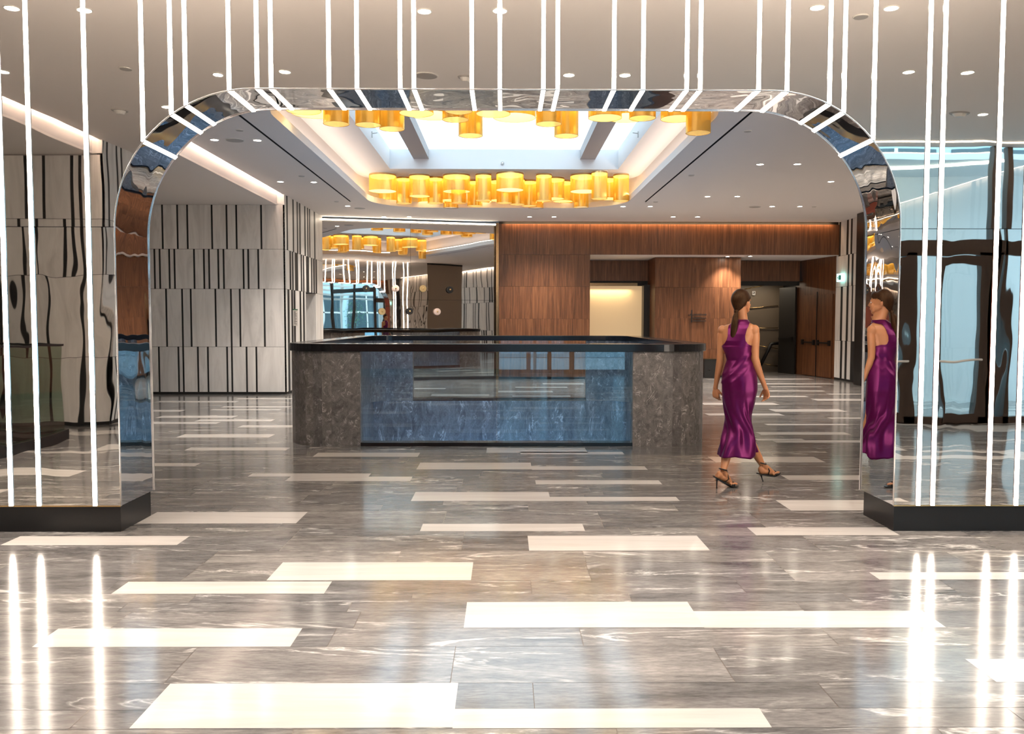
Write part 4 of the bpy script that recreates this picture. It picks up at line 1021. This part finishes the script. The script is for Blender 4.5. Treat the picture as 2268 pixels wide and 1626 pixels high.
# shoulders and arms
def limb(pts, seg=16): B.tube([p for p, r in pts], [r for p, r in pts], M_SKIN, seg)
B.ell(S(1600, 732, .06), LA*.043, FA*.048, Vector((0, 0, .048)), M_SKIN); B.ell(S(1670.5, 732, -.06), LA*.046, FA*.050, Vector((0, 0, .052)), M_SKIN)
B.ell(S(1618, 726, .03), LA*.07, FA*.052, Vector((0, 0, .032)), M_SKIN); B.ell(S(1656, 725, -.03), LA*.07, FA*.052, Vector((0, 0, .032)), M_SKIN)
limb([(S(1600,730,.06),.034),(S(1598.5,740,.06),.039),(S(1597,752,.06),.037),(S(1596.5,775,.055),.034),(S(1595.5,793,.05),.033),(S(1594,806,.055),.034),(S(1591.5,822,.07),.0315),(S(1588,840,.09),.025),(S(1585.5,853,.10),.0205),(S(1584.5,861,.105),.022)])
limb([(S(1670,730,-.06),.037),(S(1672,740,-.06),.043),(S(1672.5,752,-.065),.041),(S(1672,775,-.07),.037),(S(1672,793,-.07),.036),(S(1675,806,-.065),.037),(S(1680.5,822,-.05),.033),(S(1687.5,840,-.03),.0255),(S(1693,854,-.015),.021),(S(1696,861,-.01),.023)])
# hands: palm and five separate fingers
def hand(w, palm, along, across, nrm, curl, thumb_side):
    B.loft([ring(w, .020, .015, 14, across, nrm), ring(w+along*.025, .030, .014, 14, across, nrm), ring(w+along*.055, .037, .013, 14, across, nrm), ring(w+along*.082, .036, .011, 14, across, nrm), ring(w+along*.092, .026, .007, 14, across, nrm)], M_SKIN)
    for i, (ln, off) in enumerate(((.070, -.028), (.080, -.0095), (.074, .0095), (.058, .027))):
        p = w+along*(.080-abs(off)*.15)+across*off*thumb_side*-1; pts = [(p-along*.01, .0085)]; d_ = along.copy(); a_ = 0
        for s_ in (.45, .30, .25):
            a_ += curl*(1+.25*i); d_ = (along*math.cos(a_)+nrm*math.sin(a_)+across*off*1.2*-thumb_side).normalized(); p = p+d_*ln*s_; pts.append((p.copy(), .0078-.0008*len(pts)))
        limb(pts, 8)
    p = w+along*.022+across*thumb_side*.024; pts = [(p.copy(), .012)]; dd_ = (along*.75+across*thumb_side*.6+nrm*.25).normalized()
    for ln, r_ in ((.032, .0105), (.026, .0095), (.022, .0075)): p = p+dd_*ln; pts.append((p.copy(), r_)); dd_ = (dd_+along*.35+nrm*.2).normalized()
    limb(pts, 8)
dn = Vector((0.10, .10, -1)).normalized(); ac = Vector((.75, -.65, .0)).normalized(); ac = (ac-dn*ac.dot(dn)).normalized(); nr = dn.cross(ac).normalized()
hand(S(1584.5, 859, .105), None, dn, ac, -nr if nr.x < 0 else nr, .42, 1)
dn = Vector((0.16, .02, -1)).normalized(); ac = Vector((-.55, .83, 0)); ac = (ac-dn*ac.dot(dn)).normalized(); nr = dn.cross(ac).normalized(); nr = nr if nr.x < 0 else -nr
hand(S(1696, 859, -.01), None, dn, ac, nr, .50, 1)
# legs
hipL, hipR = S(1625, 868, .03), S(1652, 868, -.03)
AnL, AnR = S(1601.5, 1043, -.14), S(1688, 1029, .12)
limb([(hipL,.088),(S(1623,895,.05),.068),(S(1622,925,.06),.048),(S(1619.5,955,.03),.043),(S(1614,975,-.03),.048),(S(1610,1000,-.07),.050),(S(1607,1020,-.10),.040),(S(1603.5,1036,-.13),.030),(AnL,.028)])
limb([(hipR,.088),(S(1651,895,.0),.070),(S(1650,925,.04),.052),(S(1653,955,.08),.045),(S(1659,972,.10),.046),(S(1669,995,.11),.046),(S(1680,1014,.12),.038),(S(1686,1025,.12),.029),(AnR,.028)])
# feet
def foot(an, heel, ball, toe, side):
    B.ell((heel+an)*.5+Vector((0, 0, -.01)), (heel-ball).normalized()*.032, side*.027, Vector((0, 0, .040)), M_SKIN, 14, 8)
    limb([(heel+Vector((0, 0, .022)), .025), ((heel+ball)*.5+(an-heel)*.35, .027), (ball+Vector((0, 0, .022)), .022)], 12)
    limb([(an, .028), ((an+ball)*.5+Vector((0, 0, .012)), .028), (ball+Vector((0, 0, .02)), .022)], 12)
    fwd = (toe-ball).normalized()
    for i, (o_, ln) in enumerate(((-.026, .055), (-.012, .052), (0, .048), (.011, .042), (.022, .036))):
        p = ball+side*o_+Vector((0, 0, .015)); limb([(p-fwd*.02, .011), (p+fwd*ln*.6+Vector((0, 0, .004)), .0085 if i else .012), (p+fwd*ln+Vector((0, 0, -.003)), .0075 if i else .010)], 8)
HL, BL, TL = Vector((S(1587,1060,-.15).x, S(1587,1060,-.15).y, .098)), Vector((0, 0, 0)), None
fdirL = Vector((.93, .36, 0)).normalized(); sdL = Vector((-fdirL.y, fdirL.x, 0))
BL = Vector((HL.x, HL.y, 0))+fdirL*.150+Vector((0, 0, .018)); TL = BL+fdirL*.05
foot(AnL, HL, BL, TL, sdL)
pR = S(1684, 1049, .12); HR = Vector((pR.x, pR.y, pR.z)); BR = S(1712, 1052.5, .16); TR = S(1721, 1048.5, .175); fdirR = (TR-HR).normalized(); sdR = Vector((-fdirR.y, fdirR.x, 0)).normalized()
foot(AnR, HR, BR, TR, sdR)
# head: turned to the right
HA = math.radians(50); HF = Vector((math.sin(HA), math.cos(HA), -.03)).normalized(); HL_ = Vector((math.cos(HA), -math.sin(HA), 0)); UP = Vector((0, 0, 1))
hc = S(1642.5, 666)+Vector((0, 0, 0)); hx = hc.copy()
def HP(l, f, u): return hx+HL_*l+HF*f+UP*u
B.ell(HP(0, -.008, .005), HL_*.070, HF*.086, UP*.088, M_SKIN, 28, 18)          # cranium
B.ell(HP(0, .035, -.045), HL_*.057, HF*.052, UP*.072, M_SKIN, 24, 16)          # face
B.ell(HP(0, .058, -.096), HL_*.024, HF*.022, UP*.022, M_SKIN, 16, 10)          # chin
for sg in (-1, 1):
    B.tube([HP(sg*.055, .01, -.055), HP(sg*.045, .035, -.085), HP(sg*.012, .062, -.100)], [.018, .016, .013], M_SKIN, 10)   # jaw
    B.ell(HP(sg*.036, .060, -.038), HL_*.020, HF*.018, UP*.018, M_SKIN, 12, 8)  # cheek
    B.ell(HP(sg*.028, .070, .008), HL_*.024, HF*.012, UP*.009, M_SKIN, 12, 8)   # brow
    B.ell(HP(sg*.070, -.010, -.022), HL_*.008, HF*.017, UP*.030, M_SKIN, 12, 10) # ear
    B.ell(HP(sg*.075, -.014, -.016), HL_*.006, HF*.015, UP*.020, M_SKIN, 10, 8)
B.tube([HP(0, .082, .004), HP(0, .094, -.020), HP(0, .106, -.036), HP(0, .094, -.044)], [.007, .009, .011, .008], M_SKIN, 10)  # nose
B.ell(HP(0, .085, -.064), HL_*.021, HF*.011, UP*.008, M_SKIN, 12, 8); B.ell(HP(0, .083, -.074), HL_*.018, HF*.010, UP*.007, M_SKIN, 12, 8)
B.tube([HP(0, -.022, -.055), S(1644, 706)+FA*.01, S(1643, 716)], [.052, .046, .052], M_SKIN, 18)
tmp = B.build('body_source')
rm = tmp.modifiers.new('r', 'REMESH'); rm.mode = 'VOXEL'; rm.voxel_size = 0.0045; rm.use_smooth_shade = True
sm = tmp.modifiers.new('s', 'SMOOTH'); sm.factor = 0.5; sm.iterations = 5
dg = bpy.context.evaluated_depsgraph_get(); dg.update()
me = bpy.data.meshes.new_from_object(tmp.evaluated_get(dg)); bpy.data.objects.remove(tmp, do_unlink=True)
me.materials.clear(); me.materials.append(M_SKIN)
for p_ in me.polygons: p_.use_smooth = True; p_.material_index = 0
for v_ in me.vertices: v_.co -= WO
body = bpy.data.objects.new('body', me); COL.objects.link(body); body.parent = woman
def wb(name, parent=woman): return rel(B.build(name, parent))
# eyes, brows, lips
for sg in (-1, 1):
    B = MB(); B.ell(HP(sg*.030, .0665, -.010), HL_*.012, HF*.012, UP*.0085, simple('eye_white', (.7, .65, .6), .2) if sg < 0 else bpy.data.materials['eye_white'], 14, 10); e_ = wb('eye')
    B = MB(); B.ell(HP(sg*.030, .0755, -.010), HL_*.0055, HF*.004, UP*.0055, M_BLK, 12, 8); wb('iris', e_)
    B = MB(); B.tube([HP(sg*.012, .083, .014), HP(sg*.030, .082, .019), HP(sg*.046, .068, .013)], [.003, .0035, .002], M_HAIR, 6); wb('eyebrow')
M_LIP = simple('lips', (.45, .10, .08), .35)
B = MB(); B.ell(HP(0, .088, -.064), HL_*.019, HF*.009, UP*.0055, M_LIP, 14, 8); B.ell(HP(0, .086, -.073), HL_*.016, HF*.009, UP*.0055, M_LIP, 14, 8); wb('lips')
# hair: smooth cap gathered to a low ponytail
B = MB()
tie = S(1629.5, 690)+Vector((0, -.075, 0)); tie = HP(-.020, -.100, -.088); tp = S(1630, 690); tie = aY(1630, 690, tie.y)
nu, nv = 56, 36; vs = []; idx = {}
for j in range(nv+1):
    t_ = PI*j/nv
    for i in range(nu):
        a_ = 2*PI*i/nu
        l, f, u = math.sin(t_)*math.cos(a_), math.sin(t_)*math.sin(a_), math.cos(t_)
        p = HP(l*.077, f*.096-.010, u*.098+.004)
        k_ = max(0, -u-.05)*1.1
        if f < .35 and k_ > 0: p = p.lerp(tie, min(.85, k_*(.95 if f < 0 else .9)))
        vs.append(p)
fs = []
for j in range(nv):
    for i in range(nu):
        i2 = (i+1) % nu; t_ = PI*(j+.5)/nv; a_ = 2*PI*(i+.5)/nu; l, f, u = math.sin(t_)*math.cos(a_), math.sin(t_)*math.sin(a_), math.cos(t_)
        lim = .80 if u > .35 else (.12+.68*max(0, (u-.0))/.35 if u > 0 else .12-.30*min(1, -u*1.5))
        if f > lim: continue
        fs.append((j*nu+i, (j+1)*nu+i, (j+1)*nu+i2, j*nu+i2))
B.add(vs, fs, M_HAIR, True); hair = wb('hair')
so = hair.modifiers.new('thick', 'SOLIDIFY'); so.thickness = 0.006; so.offset = 1
B = MB(); pt = [tie+Vector((0, -.005, .012)), tie+Vector((0, -.012, -.012)), aY(1629, 702, tie.y-.02), aY(1626.5, 722, tie.y-.025), aY(1624.5, 742, tie.y-.02), aY(1624, 756, tie.y-.012), aY(1625, 762, tie.y-.008)]
B.tube(pt, [.020, .015, .026, .031, .029, .022, .006], M_HAIR, 20); wb('ponytail', hair)
B = MB(); B.tube([tie+Vector((0, -.006, .006)), tie+Vector((0, -.008, -.010))], [.0195, .0185], M_HAIR, 16); wb('hair_tie', hair)

# dress: bodice cut by armholes, bias-cut skirt with folds
nseg = 120
SK = [(767,1632.5,30.5,.116),(785,1636,27.5,.104),(797,1637.5,26.5,.098),(812,1637.8,30.5,.108),(828,1638,35,.122),(842,1638.3,36.5,.130),(862,1638.8,36.5,.134),(880,1637.5,34.5,.128),(900,1637,31.5,.122),(918,1636,28.5,.125),(935,1636.5,28,.135),(950,1637.5,31,.145),(970,1636.5,38,.155),(990,1635.5,43.5,.165),(1004,1634.5,47,.170)]
def interp(tab, py):
    for i in range(len(tab)-1):
        a_, b2 = tab[i], tab[i+1]
        if py <= b2[0]:
            f = max(0, (py-a_[0])/(b2[0]-a_[0])); return [a_[j]+(b2[j]-a_[j])*f for j in range(4)]
    return list(tab[-1])
def ulimit(py):               # half width of the cloth at the back, narrow between the shoulder blades
    for (y0, a_), (y1, b2) in zip(((700,.066),(712,.074),(722,.088),(735,.080),(745,.076),(754,.084),(761,.100),(766,.135)), ((712,.074),(722,.088),(735,.080),(745,.076),(754,.084),(761,.100),(766,.135),(770,.3))):
        if y0 <= py <= y1: return a_+(b2-a_)*(py-y0)/(y1-y0)
    return 1
B = MB(); vs = []; meta = []; rowsn = 0
pys = []; py = 708.5
while py < 1004: pys.append(py); py += 1.5 if py < 772 else 3
pys.append(1004.0)
for py in pys:
    if py < 767: q = tsec(py); c = S(q[1], q[0])+FA*q[4]; b_ = q[3]+.007; a_ = eff(q[2], q[3])+.007; ex = .92
    else:
        q = interp(SK, py); c = S(q[1], py); b_ = q[3]; ex = 1.0-.08*max(0, 1-(py-767)/60)
        a_ = eff(q[2], min(b_, .12)); f = min(1, (py-767)/30); qq = tsec(min(py, 879)); c = c+FA*(qq[4]*1)
        if py > 900: c = c+Vector((0, .0, 0))*min(1, (py-900)/60)
        if f < 1: a0 = eff(qq[2], qq[3])+.007; b0 = qq[3]+.007; a_ = a0+(a_-a0)*f; b_ = b0+(b_-b0)*f
    rw = min(1, max(0, (py-880)/100)); rw = rw*rw*(3-2*rw); ang = AL-math.radians(58)*rw
    LR = Vector((math.cos(ang), -math.sin(ang), 0)); FR = Vector((math.sin(ang), math.cos(ang), 0))
    if py >= 767:
        b_ = b_*(1-.22*rw); w_ = q[2]*KM; full = math.sqrt(max(1e-4, w_*w_-(b_*math.sin(ang))**2))/math.cos(ang); a_ = a_+(full-a_)*rw
    Lm = min(ulimit(py), a_) if py < 770 else a_
    for k in range(nseg+2):                       # front half, then back half, ends doubled so armholes can stay open
        hf = nseg//2
        t_ = PI*k/hf if k <= hf else PI+PI*(k-hf-1)/hf
        back = k > hf; l = Lm*math.cos(t_); lr = min(1.0, abs(l)/a_)**(1/ex); ct = math.copysign(lr, l)
        st = math.sqrt(max(0, 1-lr*lr))*(-1 if back else 1); f_ = b_*math.copysign(abs(st)**ex, st); dz = 0; g = 0
        if py > 800:
            w = min(1, (py-800)/200); 
            g += w*w*.016*math.sin(5*t_+.045*(py-800)+.6)+w*.007*math.sin(9*t_-.03*(py-800)+1.4)
            g += .020*math.exp(-((t_-(4.95+.0012*(py-900)))/.13)**2)*max(0, min(1, (py-880)/70))-.014*math.exp(-((t_-(5.25+.0012*(py-900)))/.12)**2)*max(0, min(1, (py-870)/50))
        # diagonal drag lines across the lower back
        if 780 < py < 850:
            for off, am in ((0, .006), (22, .007), (40, .004)):
                line = 838-off+ -34*(ct*1.0)*1.0 if st < 0 else 9999
                g += am*math.exp(-((py-line)/4.5)**2)
        hem = 0
        if py > 985: hem = (py-985)/19*(.045*max(0, -ct)*.2+.035*max(0, 1-abs(ct)*1.5) - .010*ct)
        p = c+LR*(l*(1+g/max(.05, a_)))+FR*(f_*(1+g/max(.05, b_)))+Vector((0, 0, -hem))
        vs.append(p); meta.append((l, f_))
fs = []; nw = nseg+2
for j in range(len(pys)-1):
    pm = (pys[j]+pys[j+1])/2
    for k in range(nw):
        k2 = (k+1) % nw
        if k in (nseg//2, nw-1): continue
        fs.append((j*nw+k, (j+1)*nw+k, (j+1)*nw+k2, j*nw+k2))
B.add(vs, fs, M_SATIN, True); dress = wb('dress')
_bm = bmesh.new(); _bm.from_mesh(dress.data); bmesh.ops.remove_doubles(_bm, verts=_bm.verts, dist=0.0004); _bm.to_mesh(dress.data); _bm.free()
so = dress.modifiers.new('cloth', 'SOLIDIFY'); so.thickness = 0.003; so.offset = 1

# sandals
def sandal(an, heel, ball, toe, side, tip):
    fwd = (toe-ball).normalized(); up_ = Vector((0, 0, 1))
    arch = (heel+ball)*.5+Vector((0, 0, -.012))
    B0 = MB(); rs_ = []
    pts = [(heel-(ball-heel).normalized()*.030+up_*-.002, .024, .006), (heel+up_*-.006, .032, .009), (arch+up_*.004, .027, .011), (ball+up_*-.008, .043, .009), (toe+up_*-.009, .041, .008), (toe+fwd*.028+up_*-.008, .022, .006)]
    for p, w_, h_ in pts: rs_.append(ring(p, w_, h_, 14, side, up_))
    B0.loft(rs_, M_SHOE)
    return B0
for nm, an, heel, ball, toe, sd, tip in (('left', AnL, HL, BL, TL, sdL, None), ('right', AnR, HR, BR, TR, sdR, None)):
    hd = Vector(((ball-heel).x, (ball-heel).y, 0)).normalized()
    B = sandal(an, heel, ball, toe, sd, None); shoe = wb('sandal')
    if nm == 'left': tip = Vector((heel.x, heel.y, 0.0))+hd*.004
    else: tip = aY(1690, 1067, heel.y)
    B = MB(); B.tube([heel+Vector((0, 0, -.004))+hd*.004, heel.lerp(tip, .35)+hd*.002, heel.lerp(tip, .8), tip], [.014, .0075, .0055, .0065], M_SHOE, 12); wb('stiletto_heel', shoe)
    B = MB(); ax_ = (an+Vector((0, 0, .012)))
    B.tube([ax_+sd*(.034*math.cos(2*PI*k/20))+hd*(.034*math.sin(2*PI*k/20))+Vector((0, 0, -.010*math.sin(2*PI*k/20))) for k in range(21)], .006, M_SHOE, 6, False); wb('ankle_strap', shoe)
    for s_ in (-1, 1):
        B = MB(); B.tube([ax_+hd*.034+sd*s_*.006, (an+ball)*.5+sd*s_*.032+Vector((0, 0, -.004)), (heel+ball)*.5+sd*s_*.026+Vector((0, 0, .0))], .005, M_SHOE, 6); wb('side_strap', shoe)
    for o_ in (0.0, .018):
        p = ball+(toe-ball).normalized()*o_
        B = MB(); B.tube([p+sd*(.038*math.cos(PI*k/10))+Vector((0, 0, -.004+.038*math.sin(PI*k/10))) for k in range(11)], .0058, M_SHOE, 6); wb('toe_strap', shoe)
